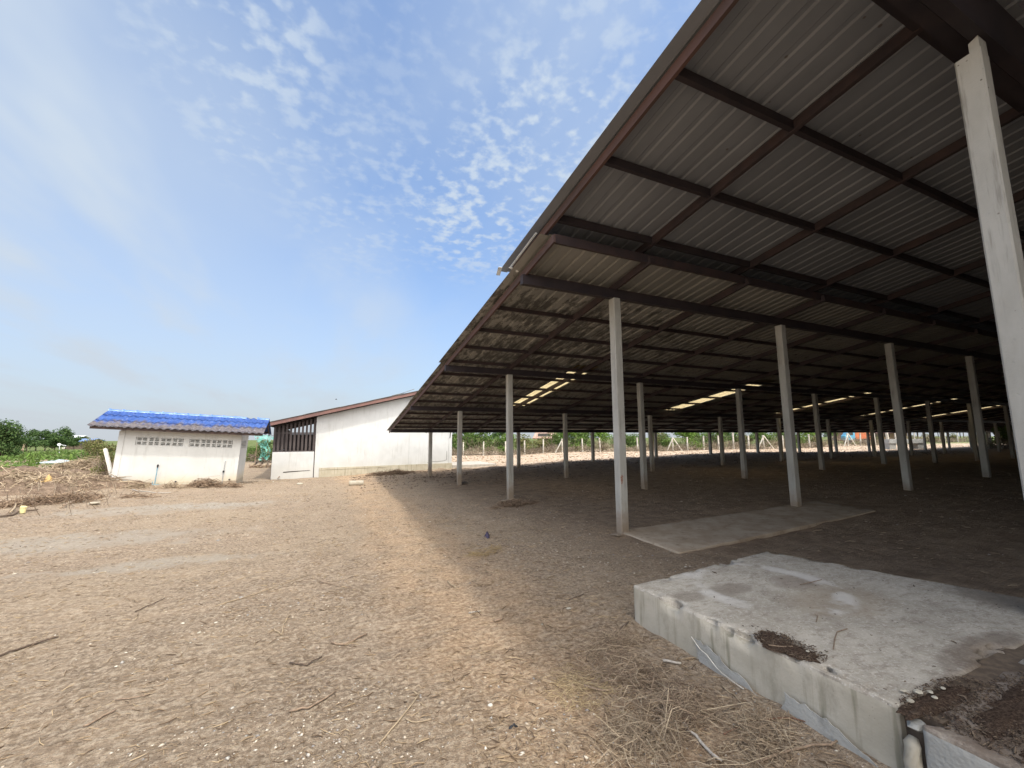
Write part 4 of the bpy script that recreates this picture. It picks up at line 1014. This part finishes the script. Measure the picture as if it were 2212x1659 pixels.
heap('straw_patch', gp(1262, 1490), .34, .30, .016, 650, .06, .0013, island('yellow_straw', [(.48, .36, .20), (.60, .47, .28), (.40, .30, .17)]), 'yellow straw patch on the reddish strip near the bottom', .3, .1, 'straw')
heap('straw_patch', gp(1045, 1195), .36, .22, .03, 320, .09, .002, island('gold_straw', [(.36, .26, .12), (.45, .33, .17), (.22, .15, .08)]), 'golden straw wisps below the purple rag', .3, .1, 'straw')
heap('root_tangle', gp(1110, 1092), .9, .25, .12, 800, .16, .005, BR2, 'dark root scraps left of the second roof post', .3, .2, 'root tangle')
heap('brush_heap', gp(850, 1024), 1.6, .3, .16, 1200, .22, .007, BR2, 'dark scraps and roots along the plinth of the white building', 0)
# compost scraps on the platform
x = np.concatenate([rng.normal(-2.0, .07, 240), rng.uniform(-2.1, -.9, 420), rng.uniform(-2.1, .2, 120)]); y = np.concatenate([rng.normal(-4.02, .10, 240), rng.normal(-4.92, .07, 420), rng.uniform(-4.6, -2.8, 120)])
k = x > -2.1; x, y = x[k], y[k]; qx, qy = [], []
for cx_, cy_, rx_, ry_, k_ in ((-1.99, -3.96, .10, .08, 260), (-2.01, -4.12, .10, .13, 300), (-1.55, -4.90, .52, .12, 1500), (-1.86, -5.10, .34, .12, 900), (-1.85, -4.715, .34, .07, 700)):
    a_ = rng.uniform(0, 6.28, k_); q_ = np.sqrt(rng.uniform(.25, 1.5, k_)); qx.append(cx_+rx_*q_*np.cos(a_)); qy.append(cy_+ry_*q_*np.sin(a_))
x = np.concatenate([x]+qx); y = np.concatenate([y]+qy); k = (x > -2.11); x, y = x[k], y[k]
n = len(x); an = rng.uniform(0, 6.28, n); L = rng.lognormal(-4.6, .45, n)
V, F = sticks(np.stack([x, y, np.where(y < -4.7, .303, .309)], -1), np.stack([np.cos(an), np.sin(an), rng.normal(0, .12, n)], -1), L, L*.14+.0008, .2)
tag(link_mesh('compost_crumbs', V, F, island('crumbs', [(.06, .042, .032), (.10, .072, .052), (.20, .15, .105), (.08, .055, .042), (.13, .095, .07)])), 'loose crumbs and bits of stalk on the platform tops', 'litter', None, 'stuff')
for pts, lab in (([(1728, 1263), (1755, 1257), (1775, 1252)], 'curved dark twig on the platform near its far corner'), ([(1800, 1402), (1803, 1380), (1808, 1365), (1830, 1358)], 'bent thin twig in the middle of the platform'), ([(1763, 1343), (1766, 1330), (1761, 1328)], 'small curled brown leaf on the platform'), ([(1660, 1393), (1690, 1397), (1712, 1396)], 'pale brown twig on the dark compost patch')):
    mb = MB(); mb.tube([tuple(G(a, b, .312)) for a, b in pts], .0032, 6); tag(mb.build('twig', WB), lab, 'twig')

# ------------------------------------------------------------------ vegetation
LG = island('green_leaves', [(.055, .105, .022), (.095, .165, .035), (.14, .225, .05), (.11, .17, .055), (.18, .24, .075)], .7, .3)
LD = island('dark_green_leaves', [(.030, .062, .020), (.050, .095, .028), (.075, .125, .038), (.10, .15, .05)], .7, .25)
LY = island('dry_mixed_leaves', [(.10, .14, .035), (.17, .19, .06), (.24, .20, .10), (.13, .16, .05), (.28, .22, .13)], .8, .25)
LB = island('bright_shrub_leaves', [(.11, .20, .035), (.16, .27, .05), (.20, .30, .07), (.13, .20, .05)], .7, .35)
TRK = simple('bark', (.16, .12, .085), (.09, .07, .05), 6)
STM = island('dry_stems', [(.22, .17, .12), (.34, .28, .20), (.14, .10, .075), (.42, .36, .27)], .9)
def crown_mesh(w, d, h, base, n, s, lobes, droop=0, seed=0):
    r_ = np.random.default_rng(seed)
    C_ = np.stack([r_.normal(0, .42, lobes)*w/2, r_.normal(0, .42, lobes)*d/2, base+(h-base)*r_.uniform(.12, .84, lobes)], -1)
    tt = (C_[:, 2]-base)/(h-base); C_[:, 0] *= 1.15-.6*tt; C_[:, 1] *= 1.15-.6*tt
    Rr = np.stack([r_.uniform(.20, .36, lobes)*w*.62, r_.uniform(.20, .36, lobes)*d*.62, r_.uniform(.13, .26, lobes)*(h-base)], -1)
    k = r_.integers(0, lobes, n); v = r_.normal(0, 1, (n, 3)); v /= np.linalg.norm(v, axis=1, keepdims=True)
    P = C_[k]+v*Rr[k]*(r_.random((n, 1))**.35)*(1+.12*r_.normal(0, 1, (n, 1)))
    P[:, 2] -= droop*np.hypot(P[:, 0], P[:, 1])*.3
    P = P[P[:, 2] > max(base*.6, .05)]
    N = P-C_[k][:len(P)]*0; N = v[:len(P)]+r_.normal(0, .6, (len(P), 3)); N[:, 2] += .5
    return leaves(P, N, s*r_.uniform(.6, 1.4, len(P)), .55), C_
def plant(name, loc, w, d, h, base, n, s, lobes, mat, label, cat, group=None, stems=10, seed=0, trunk=None, proto=None):
    t = empty(name, (0, 0, 0), label, cat, group); t.location = loc
    (V, F), C_ = crown_mesh(w, d, h, base, n, s, lobes, seed=seed)
    link_mesh('crown' if trunk else 'foliage', V, F, mat, t, True)
    mb = MB(); r_ = np.random.default_rng(seed+99)
    if trunk:
        mb.tube([(0, 0, -.2), (.05, 0, base*.5), (.0, .05, base), (0, 0, h*.6)], [trunk, trunk*.8, trunk*.65, trunk*.25], 8)
        for c in C_[:7]: mb.tube([(0, 0, base*.8), (c[0]*.5, c[1]*.5, (base+c[2])/2), tuple(c)], [trunk*.4, trunk*.25, trunk*.08], 5)
        mb.build('trunk', TRK, t, True)
    elif stems:
        n_ = stems; a = r_.uniform(0, 6.28, n_); q = r_.uniform(0, .42, n_)
        P = np.stack([np.cos(a)*q*w, np.sin(a)*q*d, np.full(n_, h*.28)], -1); Dd = np.stack([np.cos(a)*.6+r_.normal(0, .3, n_), np.sin(a)*.6+r_.normal(0, .3, n_), np.full(n_, 1.)], -1)
        V, F = sticks(P, Dd, r_.uniform(.45, .8, n_)*h, np.full(n_, .013), .12); link_mesh('stems', V, F, STM, t, True)
    return t
def copy_tree(o, loc, rz, sc, label):
    c = o.copy(); COL.objects.link(c); c.location = loc; c.rotation_euler = (0, 0, rz); c.scale = sc; c['label'] = label
    for ch in list(o.children):
        d = ch.copy(); COL.objects.link(d); d.parent = c
    return c
# fence line beyond the shed
FL = [np.array(p) for p in [(-14, 46), (4, 40), (11.4, 37.3), (39.6, 24.6), (60, 24.9), (98, 26.5)]]
def on_fence(px, off=0):
    d = ray(px, 950)[:2]; d = d/np.linalg.norm(d)
    for a, b in zip(FL[:-1], FL[1:]):
        M = np.array([d, -(b-a)]).T
        t, s_ = np.linalg.solve(M, a-CAM[:2])
        if 0 <= s_ <= 1 and t > 0: p = CAM[:2]+d*(t+off); return p[0], p[1]
    p = CAM[:2]+d*(60+off); return p[0], p[1]
FP = simple('pale_fence_concrete', (.60, .56, .48), (.45, .42, .36), 4)
fence = empty('boundary_fence', (*on_fence(1044), -.3), 'long barbed wire fence on pale concrete posts beyond the shed', 'fence')
tops = []
for px in (900, 960, 1001, 1044, 1092, 1133, 1173, 1214, 1258, 1296, 1337, 1377, 1415, 1453, 1484, 1519, 1552, 1584, 1616, 1649, 1690, 1748, 1790, 1831, 1858, 1890, 1935, 1975, 2017, 2041, 2068, 2100, 2133, 2160, 2190):
    x, y = on_fence(px); z = float(gz(x, y)); h = 1.5 if px < 1700 else 1.62
    if px == 1584: h = 2.3
    lx, ly = rng.normal(0, .04, 2)
    mb = MB(); mb.bar((x, y, z-.3), (x+lx, y+ly, z+h), .12, .12, (1, 0, 0)); mb.build('post', FP, fence); tops.append((x+lx, y+ly, z, h))
    if px in (1214, 1453, 1649, 1831):
        for s_ in (-1, 1):
            if px == 1214 and s_ == 1: continue
            x2, y2 = on_fence(px+s_*(17 if px < 1800 else 13)); MB().bar((x+lx*.8, y+ly*.8-.1, z+h*.96), (x2, y2-.2, z-.05), .09, .09, (1, 0, 0)).build('brace', FP, fence)
for hh in (.3, .62, .92):
    mb = MB()
    for a, b in zip(tops[:-1], tops[1:]): mb.bar((a[0], a[1]-.07, a[2]+a[3]*hh), (b[0], b[1]-.07, b[2]+b[3]*hh), .012, .012)
    mb.build('wire', STEEL, fence)
# hedge shrubs behind it
protos = []
specs = [(4.0, 2.4, 2.6, LB, 5), (3.8, 2.4, 3.0, LG, 6), (4.2, 2.6, 2.4, LY, 7), (3.4, 2.6, 3.3, LG, 8)]
hedge = [(975, 1, 1.0), (1003, 3, 1.05), (1030, 1, 1.15), (1062, 3, .95), (1100, 0, .95), (1135, 2, 1.0), (1168, 2, .85), (1195, 1, .8), (1228, 0, 1.1), (1262, 1, 1.0), (1300, 0, 1.05), (1340, 3, .9),
    (1375, 1, .8), (1412, 2, .9), (1440, 1, .75), (1480, 0, 1.0), (1512, 3, .85), (1545, 1, .85), (1580, 3, 1.0), (1612, 2, .9), (1650, 1, .95), (1695, 3, .9), (1740, 0, 1.05), (1768, 2, .7), (1965, 2, .55), (2010, 2, .6), (2060, 2, .6), (2120, 1, .7), (2175, 3, .9), (1900, 2, .5), (900, 3, 1.1), (860, 1, 1.1)]
desc = {0: 'bright green leafy shrub', 1: 'mid green shrub', 2: 'dry yellowish shrub', 3: 'tall dark-gapped green shrub'}
for i, (px, k, s_) in enumerate(hedge):
    x, y = on_fence(px, 1.6+rng.uniform(0, .9)); z = float(gz(x, y))
    near_p = min((abs(px-q), q) for q in (1044, 1092, 1133, 1173, 1296, 1377, 1453, 1484, 1519, 1584, 1649, 1748, 1831, 2017, 2068, 2160))
    order = sorted([h_[0] for h_ in hedge if h_[1] == k])
    nth = ['first', 'second', 'third', 'fourth', 'fifth', 'sixth', 'seventh', 'eighth', 'ninth', 'tenth'][order.index(px)]
    lab = f'{desc[k]} behind the far fence, {nth} of its kind from the left'
    sp = specs[k]
    ex = [q for q in protos if q[0] == k]
    if not ex:
        t = plant('shrub', (x, y, z), sp[0], sp[1], sp[2], .15, 1500, .20, 11, sp[3], lab, 'shrub', 'shrubs behind the far fence', stems=34, seed=sp[4]); protos.append((k, t)); t.scale = (s_, s_, s_)
    else:
        copy_tree(ex[0][1], (x, y, z), rng.uniform(0, 6), (s_*rng.uniform(.9, 1.15), s_*rng.uniform(.9, 1.15), s_*rng.uniform(.9, 1.1)), lab)
# dry scrub along the fence foot
n = 7000; px = rng.uniform(960, 2200, n); pts = np.array([on_fence(p, rng.uniform(-.5, 1.6)) for p in px]); zz_ = gz(pts[:, 0], pts[:, 1])
V, F = sticks(np.stack([pts[:, 0], pts[:, 1], zz_+rng.uniform(.05, .75, n)*np.clip(1+fbm(px, px*0, .03, 2, 1), .3, 2)], -1), np.stack([rng.normal(0, 1, n), rng.normal(0, 1, n), rng.normal(.5, .8, n)], -1), rng.uniform(.25, .9, n), np.full(n, .014), .2)
tag(link_mesh('dry_scrub', V, F, STM), 'dry stalks and vines tangled along the far fence', 'scrub', None, 'stuff')
# trees farther back on the right
tspec = [(5, 5, 5.2, 1.6, 1600, .30, 14, LD), (6, 5.5, 4.4, 1.2, 1600, .30, 15, LG)]
tp = []
tl = [(1010, 60, 0, .75), (1085, 64, 0, .85), (1215, 62, 0, .8), (1265, 66, 0, .7), (1410, 70, 0, .7), (1500, 66, 1, .7), (1575, 62, 0, .8), (1640, 64, 1, .75), (1700, 70, 0, .75), (1760, 78, 0, .8), (2150, 88, 0, .8), (1795, 90, 1, .8)]
for i, (px, dd, k, s_) in enumerate(tl):
    p = D(px, 950, dd); z = float(gz(p[0], p[1])); nth = ['first', 'second', 'third', 'fourth', 'fifth', 'sixth', 'seventh', 'eighth', 'ninth'][sorted([q[0] for q in tl if q[2] == k]).index(px)]
    lab = ('dark round-crowned tree' if k == 0 else 'lighter green spreading tree')+f' beyond the far fence, {nth} of its kind from the left'
    ex = [q for q in tp if q[0] == k]
    if not ex:
        sp = tspec[k]; t = plant('broadleaf_tree', (p[0], p[1], z), *sp[:7], sp[7], lab, 'tree', 'trees beyond the far fence', seed=20+k, trunk=.14); t.scale = (s_, s_, s_); tp.append((k, t))
    else: copy_tree(ex[0][1], (p[0], p[1], z), rng.uniform(0, 6), (s_, s_, s_*rng.uniform(.9, 1.1)), lab)
# left side trees
def ltree(px, py, dd, w, h, base, n, s, lobes, mat, label, seed, name='broadleaf_tree', trunk=.15, stems=0, cat='tree'):
    p = D(px, py, dd); z = float(gz(p[0], p[1])); return plant(name, (p[0], p[1], z), w, w, h, base, n, s, lobes, mat, label, cat, None, stems, seed, trunk)
ltree(-2, 985, 40, 4.4, 3.9, .3, 6000, .20, 22, LD, 'big dark green drooping tree at the left edge of the picture', 31, trunk=.2)
for i, (px, dd, w, h) in enumerate([(58, 75, 5.0, 3.4), (78, 78, 5.0, 3.9), (98, 78, 4.6, 3.9), (118, 72, 4.6, 3.6), (129, 84, 5, 4.8), (142, 86, 4.4, 4.3), (160, 92, 4, 3.1), (-60, 60, 7, 5)]):
    ltree(px, 960, dd, w, h, .7, 1500, .30, 12, LD, ['low dark tree right beside the big left tree', 'second dark tree in the far left row', 'third dark tree in the far left row with a flat top', 'dense dark tree in front of the pale lamp', 'tallest far tree left of the hut, spreading above the row', 'far tree with open crown just right of the tallest', 'smallest far tree left of the distant roofs', 'far tree outside the left edge'][i], 40+i, trunk=.12)
ltree(212, 1000, 22.5, 1.9, 2.05, .1, 3600, .09, 14, LY, 'leafy shrub with dry stems just left of the hut', 50, 'shrub', None, 60, 'shrub')
ltree(232, 1000, 20.5, 1.2, 1.35, .05, 1500, .08, 9, LY, 'smaller dry shrub against the left wall of the hut', 51, 'shrub', None, 60, 'shrub')
ltree(178, 995, 27, 2.6, 1.0, .05, 1800, .11, 9, LG, 'low green shrub behind the brush heap', 52, 'shrub', None, 30, 'shrub')
ltree(543, 1000, 34, 2.2, 1.35, .05, 1500, .12, 9, LG, 'green shrub seen through the gap right of the hut', 53, 'shrub', None, 30, 'shrub')
ltree(574, 1000, 33, 2.4, 1.8, .05, 2200, .12, 10, LD, 'darker shrub in the gap under the green netting', 54, 'shrub', None, 30, 'shrub')
ltree(600, 1000, 36, 3.0, 1.7, .05, 1800, .12, 10, LG, 'shrub behind the porch of the white building', 55, 'shrub', None, 30, 'shrub')
# green ground cover on the left
n = 5200; u = rng.uniform(-75, -8.5, n); v = rng.uniform(4, 72, n)
px, py, dp = project(u, v, gz(u, v)); lim = np.interp(px, [-500, 0, 40, 60, 110, 150, 240, 330], [1090, 1052, 1040, 1022, 1010, 1003, 993, 985])
k = (dp > 1) & (py < lim) & (px < 560) & ~((u > -9.5) & (v > 16)) & ((px < 250) | (v > 24)); u, v, dp = u[k], v[k], dp[k]
hh = np.clip(.42+.75*fbm(u, v, .22, 3, 6), .12, 1.1)
c = 12; m_ = len(u)
P = np.stack([np.repeat(u, c)+rng.normal(0, .35, m_*c), np.repeat(v, c)+rng.normal(0, .35, m_*c), np.zeros(m_*c)], -1)
P[:, 2] = gz(P[:, 0], P[:, 1])+np.repeat(hh, c)*rng.random(m_*c)**.6
V, F = leaves(P, np.stack([rng.normal(0, .7, m_*c), rng.normal(0, .7, m_*c), np.full(m_*c, .8)], -1), rng.uniform(.12, .30, m_*c)*(.8+.008*np.repeat(dp, c)), .6)
tag(link_mesh('ground_cover', V, F, LG), 'bright green creeping weeds covering the land at the left', 'weeds', None, 'stuff')
n = 900; u = rng.uniform(-20, -8.8, n); v = rng.uniform(6, 24, n); px, py, dp = project(u, v, gz(u, v)); k = clear(u, v) & (dp > 1) & (py < 1120) & (py > 990) & (px < 250); u, v = u[k], v[k]; n = len(u)
V, F = sticks(np.stack([u, v, gz(u, v)+.2], -1), np.stack([rng.normal(0, .35, n), rng.normal(0, .35, n), np.ones(n)], -1), rng.uniform(.2, .6, n), np.full(n, .007), .1)
tag(link_mesh('dry_weeds', V, F, STM), 'thin dry weed stalks standing round the brush heaps', 'weeds', None, 'stuff')
# two tall reed leaves and banana-like stalks
for i, (px, py, h_) in enumerate([(66, 990, .55), (78, 992, .4), (152, 985, .5)]):
    p = D(px, py+8, 24); z = float(gz(p[0], p[1])); mb = MB()
    for q in range(4):
        a = q*1.6+i; mb.bar((p[0], p[1], z+.2), (p[0]+.25*math.cos(a), p[1]+.25*math.sin(a), z+.35+h_*1.3), .05, .008); mb.bar((p[0]+.25*math.cos(a), p[1]+.25*math.sin(a), z+.35+h_*1.3), (p[0]+.5*math.cos(a), p[1]+.5*math.sin(a), z+.35+h_*.9), .045, .008)
    tag(mb.build('broad_leaf_weed', LB), ['pale tall-leaved weed standing in the green at the left', 'shorter pale-leaved weed right of the tall one', 'upright pale weed behind the brush heap'][i], 'weed')

# ------------------------------------------------------------------ leaning post, netting, logs, far objects
a = D(227.5, 970, 17.3); b = D(249, 1010, 16.6); b[2] = float(gz(b[0], b[1]))-.1
mb = MB(); mb.bar(a, b, .10, .10, (0, 1, 0)); tag(mb.build('leaning_post', FP), 'pale square concrete post leaning by the left wall of the hut', 'post')
NET = Mat('green_netting', .8); NET.link(NET.ramp(NET.noise(5, 4, .6), .42, .60, .05, .8), NET.b.inputs['Alpha']); NET.col(NET.mix(NET.ramp(NET.noise(3, 4), .35, .65), (.10, .36, .30), (.22, .50, .42))); NET = NET.m
c0 = D(566, 985, 31.5); V = []; F = []; a_, b_ = 16, 22
d_u = np.array([math.cos(.3), math.sin(.3), 0])
for i in range(a_+1):
    for j in range(b_+1):
        s_, t_ = i/a_, j/b_
        wdt = 1.9*(.30+.9*t_**2.5) if True else 1
        x_ = (s_-.5)*.5 + (.25 if t_ > .7 else 0)*s_*2.2*(t_-.7)/.3 + .18*math.sin(5*t_)
        h_ = t_*2.0 - (.25*s_ if t_ > .7 else 0)
        p = c0+d_u*x_*1.3+np.array([0, .10*math.sin(9*s_+6*t_)+.08*math.sin(14*t_), 0])
        V.append((p[0], p[1], float(gz0(c0[0], c0[1]))+.25+h_+.04*math.sin(11*s_)))
for i in range(a_):
    for j in range(b_): k = i*(b_+1)+j; F.append((k, k+1, k+b_+2, k+b_+1))
tag(link_mesh('netting', V, F, NET, smooth=True), 'torn turquoise green netting hanging on poles between hut and white building', 'netting')
p = D(551, 985, 31.6); zb = float(gz(p[0], p[1])); q = D(600, 985, 31.8)
mb = MB(); mb.bar((p[0], p[1], zb-.2), (p[0]+.1, p[1], zb+2.25), .05, .05, (0, 1, 0)); tag(mb.build('net_pole', WB), 'thin pole holding up the green netting', 'pole')
mb = MB(); mb.tube([(p[0]+.1, p[1], zb+2.15), (q[0], q[1], zb+2.05)], .012, 5); tag(mb.build('line_wire', BLK), 'dark wire stretched from the netting pole towards the porch', 'wire')
for i in range(11):
    p = D(541+i*4.6, 1001, 27+.2*(i % 3)); z = float(gz(p[0], p[1])); an = rng.normal(.9, .5)
    mb = MB(); mb.tube([(p[0]-.25*math.cos(an), p[1]-.25, z+.05+.05*(i % 2)), (p[0]+.3*math.cos(an), p[1]+.25, z+.16+.16*((i*7) % 3)/2*(1-i/14))], [.07, .055], 7)
    tag(mb.build('log', [WB, WP, WD][i % 3]), 'cut log in the pile behind the gap right of the hut', 'log', 'logs piled behind the hut')
p = D(548, 1000, 27.3); z = float(gz(p[0], p[1])); mb = MB(); mb.bar((p[0]-.3, p[1], z+.85), (p[0]+1.35, p[1]+.1, z+.12), .25, .05, (0, 0, 1)); mb.build
tag(mb.build('dark_board', WD), 'dark board slanting down over the log pile', 'board')
# wooden post, lamp, distant roofs on the left
p = D(47, 977, 52); z = float(gz(p[0], p[1])); mb = MB(); mb.tube([(p[0], p[1], z), (p[0]+.05, p[1], z+.9), (p[0]+.12, p[1], z+1.5)], [.14, .12, .10], 8); tag(mb.build('wooden_post', WP), 'pale wooden stump post before the dark trees at the left', 'post')
p = D(130, 970, 50); z = float(gz(p[0], p[1])); lamp = empty('field_lamp', (p[0], p[1], z), 'small white lamp with round head on a thin pole before the far trees', 'lamp')
MB().tube([(p[0], p[1], z), (p[0]-.1, p[1], z+1.25)], .04, 6).build('pole', TIN, lamp); mb = MB(); mb.tube([(p[0]-.12, p[1]-.08, z+1.35), (p[0]-.12, p[1]+.02, z+1.35)], [.17, .15], 12); mb.bar((p[0]+.02, p[1], z+1.33), (p[0]+.5, p[1], z+1.2), .05, .05); mb.build('lamp_head', TIN, lamp)
def house(name, p, w, d, h, rh, rot, wallm, roofm, label, cat, doors=1, mono=False, openf=False):
    t = empty(name, p, label, cat, None, (0, 0, rot))
    if not openf:
        mb = MB(); mb.box(-w/2, w/2, -d/2, d/2, -.5, h); mb.build('wall', wallm, t, True)
        for k in range(doors+1):
            xx = -w/2+(k+.7)*w/(doors+1.4); MB().box(xx-.4, xx+.4, -d/2-.03, -d/2-.002, .9, 1.9).build('window', DARKHOLE, t, True)
    else:
        for k in range(5):
            for yy in (-d/2, d/2): MB().box(-w/2+k*w/4-.06, -w/2+k*w/4+.06, yy-.06, yy+.06, -.5, h).build('post', wallm, t, True)
    mb = MB(); o = .5
    if mono: mb.add([(-w/2-o, -d/2-o, h), (w/2+o, -d/2-o, h), (w/2+o, d/2+o, h+rh), (-w/2-o, d/2+o, h+rh), (-w/2-o, -d/2-o, h+.06), (w/2+o, -d/2-o, h+.06), (w/2+o, d/2+o, h+rh+.06), (-w/2-o, d/2+o, h+rh+.06)], [(0,3,2,1),(4,5,6,7),(0,1,5,4),(1,2,6,5),(2,3,7,6),(3,0,4,7)])
    else:
        V = []; 
        for x_ in (-w/2-o, w/2+o): V += [(x_, -d/2-o, h-.1), (x_, 0, h+rh), (x_, d/2+o, h-.1), (x_, -d/2-o, h-.0), (x_, 0, h+rh+.1), (x_, d/2+o, h)]
        mb.add(V, [(3, 9, 10, 4), (4, 10, 11, 5), (0, 1, 7, 6), (1, 2, 8, 7), (0, 6, 9, 3), (2, 5, 11, 8), (0, 3, 4, 1), (1, 4, 5, 2), (6, 7, 10, 9), (7, 8, 11, 10)])
    mb.build('roof', roofm, t, True); return t
def gpt(px, dd, dz=0): p = D(px, 950, dd); p[2] = float(gz(p[0], p[1]))+dz; return p
YAW = HEAD
house('far_building', gpt(165, 110), 3.0, 4, 2.6, .7, YAW+.2, FP, simple('white_roof', (.72, .74, .76), (.6, .62, .64)), 'distant building with white roof left of the hut', 'building')
house('far_building', gpt(184, 100), 4.4, 4, 1.9, .5, YAW+.2, TRK, simple('faded_blue_roof', (.13, .20, .38), (.18, .26, .42)), 'distant low building with faded blue roof left of the hut', 'building')
RUST = simple('rusty_sheet', (.30, .16, .11), (.45, .36, .30), 2.2, .8, stretch=(3, 3, .2))
house('old_shack', gpt(1180, 52, .3), 1.6, 3.2, 1.35, .75, YAW-.25, TRK, RUST, 'old shack with streaky rusty roof behind the hedge', 'shack')
house('village_house', gpt(1842, 92, 0), 6.5, 5, 2.3, 1.3, YAW-.5, simple('brown_wall', (.25, .16, .12), (.18, .12, .1)), simple('maroon_roof', (.22, .085, .075), (.17, .075, .07), 3), 'house with low maroon roof beyond the fence, behind the truck', 'house')
house('village_house', gpt(1925, 84, 0), 4.2, 5, 1.7, 1.3, YAW-.6, simple('ochre_wall', (.42, .28, .16), (.32, .2, .12)), simple('dull_maroon_roof', (.24, .13, .13), (.18, .1, .11), 3), 'house with dull maroon roof seen between dark posts at the right', 'house')
house('open_barn', gpt(2030, 78, -.1), 11.5, 6, 2.05, .75, YAW-.75, TRK, simple('bluish_white_roof', (.62, .72, .85), (.52, .64, .8), 3, .5), 'long open barn with pale blue roof at the far right', 'barn', mono=True, openf=True)
p = gpt(1918, 50); mb = MB(); mb.bar((p[0], p[1], p[2]), (p[0]-.25, p[1], p[2]+4.5), .2, .2, (1, 0, 0)); tag(mb.build('utility_pole', FP), 'white concrete utility pole rising behind the fence at the right', 'pole')
# small truck behind the scrub
TB = simple('cab_blue', (.12, .42, .62), (.16, .50, .70), 3, .4, spec=.6); TO = simple('cargo_orange', (.62, .22, .10), (.5, .17, .08), 3, .6)
p = gpt(1850, 66); tk = empty('old_truck', p, 'small truck with light blue cab and orange cargo body behind the fence', 'truck', None, (0, 0, YAW-.35))
mb = MB(); mb.wallprism([(-1.75, .55), (-.35, .55), (-.35, 1.95), (-1.25, 1.95), (-1.62, 1.35), (-1.75, 1.3)], -.75, .75); bevel(mb.build('cab', TB, tk, True), .06, 2)
MB().wallprism([(-1.50, 1.34), (-.62, 1.34), (-.62, 1.82), (-1.20, 1.82)], -.77, -.755).build('cab_window', DARKHOLE, tk, True)
mb = MB(); mb.box(-.28, 1.85, -.8, .8, .75, .88); mb.box(-.28, 1.85, -.8, -.74, 1.05, 1.18); mb.box(-.28, 1.85, -.8, -.74, 1.55, 1.75); mb.box(-.28, 1.85, .74, .8, .9, 1.75)
for xx in (-.28, .4, 1.1, 1.78): mb.box(xx, xx+.07, -.805, -.745, .88, 1.75)
mb.build('cargo_body', TO, tk, True)
for xx in (-1.15, 1.15):
    for yy in (-.72, .58): MB().tube([(xx, yy, .36), (xx, yy+.16, .36)], .36, 14).build('wheel', BLK, tk, True)
# concrete trough inside the shed
p = gpt(1950, 43, -.02); tr_ = empty('concrete_trough', p, 'grey concrete trough on block legs deep inside the shed', 'trough', None, (0, 0, R(-65.7)+R(65.7)-.25))
GC = concrete('trough_concrete', (.42, .42, .40), (.33, .33, .31))
mb = MB(); mb.box(-2.3, 2.1, -.5, .5, .62, .72); mb.box(-2.3, 2.1, -.5, -.4, .72, 1.05); mb.box(-2.3, 2.1, .4, .5, .72, 1.05); mb.box(-2.3, -2.2, -.4, .4, .72, 1.05); mb.box(2.0, 2.1, -.4, .4, .72, 1.05); mb.build('basin', GC, tr_, True)
for xx in (-2.25, 1.25): MB().box(xx, xx+.8, -.42, .42, -.3, .619).build('leg', GC, tr_, True)
# bird
p = D(726, 863, 60); mb = MB(); mb.tube([(p[0]-.13, p[1], p[2]), (p[0]-.05, p[1], p[2]+.01), (p[0]+.08, p[1], p[2]), (p[0]+.16, p[1], p[2]-.01)], [.01, .045, .035, .006], 6)
mb.add([(p[0]-.03, p[1], p[2]+.03), (p[0]+.07, p[1], p[2]+.03), (p[0]+.05, p[1]-.26, p[2]+.10), (p[0]-.0, p[1]-.22, p[2]+.12), (p[0]-.03, p[1], p[2]+.02), (p[0]+.07, p[1], p[2]+.02)], [(0, 1, 2, 3), (4, 3, 2, 5), (0, 3, 4), (1, 5, 2)])
mb.add([(p[0]-.03, p[1], p[2]+.03), (p[0]+.07, p[1], p[2]+.03), (p[0]+.05, p[1]+.26, p[2]+.13), (p[0]-.0, p[1]+.22, p[2]+.15), (p[0]-.03, p[1], p[2]+.02), (p[0]+.07, p[1], p[2]+.02)], [(3, 2, 1, 0), (5, 2, 3, 4), (4, 3, 0), (2, 5, 1)])
tag(mb.build('bird', BLK), 'tiny dark bird flying above the roof of the white building', 'bird')

# ------------------------------------------------------------------ pieces that belong to a part
def kid(parent, *names):
    def walk(o):
        for ch in o.children: yield ch; yield from walk(ch)
    return [ch for ch in walk(parent) if ch.name.split('.')[0] in names]
def nest(root, child, under):
    host = kid(root, under)[0]
    for ch in kid(root, child): ch.parent = host
nest(hut, 'pipe_cap', 'water_pipe'); nest(hut, 'pipe_clamp', 'wall_conduit')
nest(tk, 'cab_window', 'cab'); nest(wb, 'plinth_ledge', 'plinth'); nest(wb, 'slat_rail', 'porch_half_wall')
cr = kid(wb, 'wall_crack'); cr[0].parent = kid(wb, 'porch_half_wall')[0]; cr[1].parent = kid(wb, 'wall')[0]
p0 = [o for o in kid(shed, 'post') if abs(np.array([v.co.x for v in o.data.vertices]).mean()) < .2 and abs(np.array([v.co.y for v in o.data.vertices]).mean()) < .2][0]
mb = MB(); mb.wallprism([(-.066, .93), (-.03, .97), (-.01, .94), (-.02, .86), (-.045, .80), (-.06, .86)], -.083, -.0785)
o = mb.build('rust_stain', simple('rust_stain', (.26, .09, .06), (.40, .30, .24), 40), None); o.parent = p0
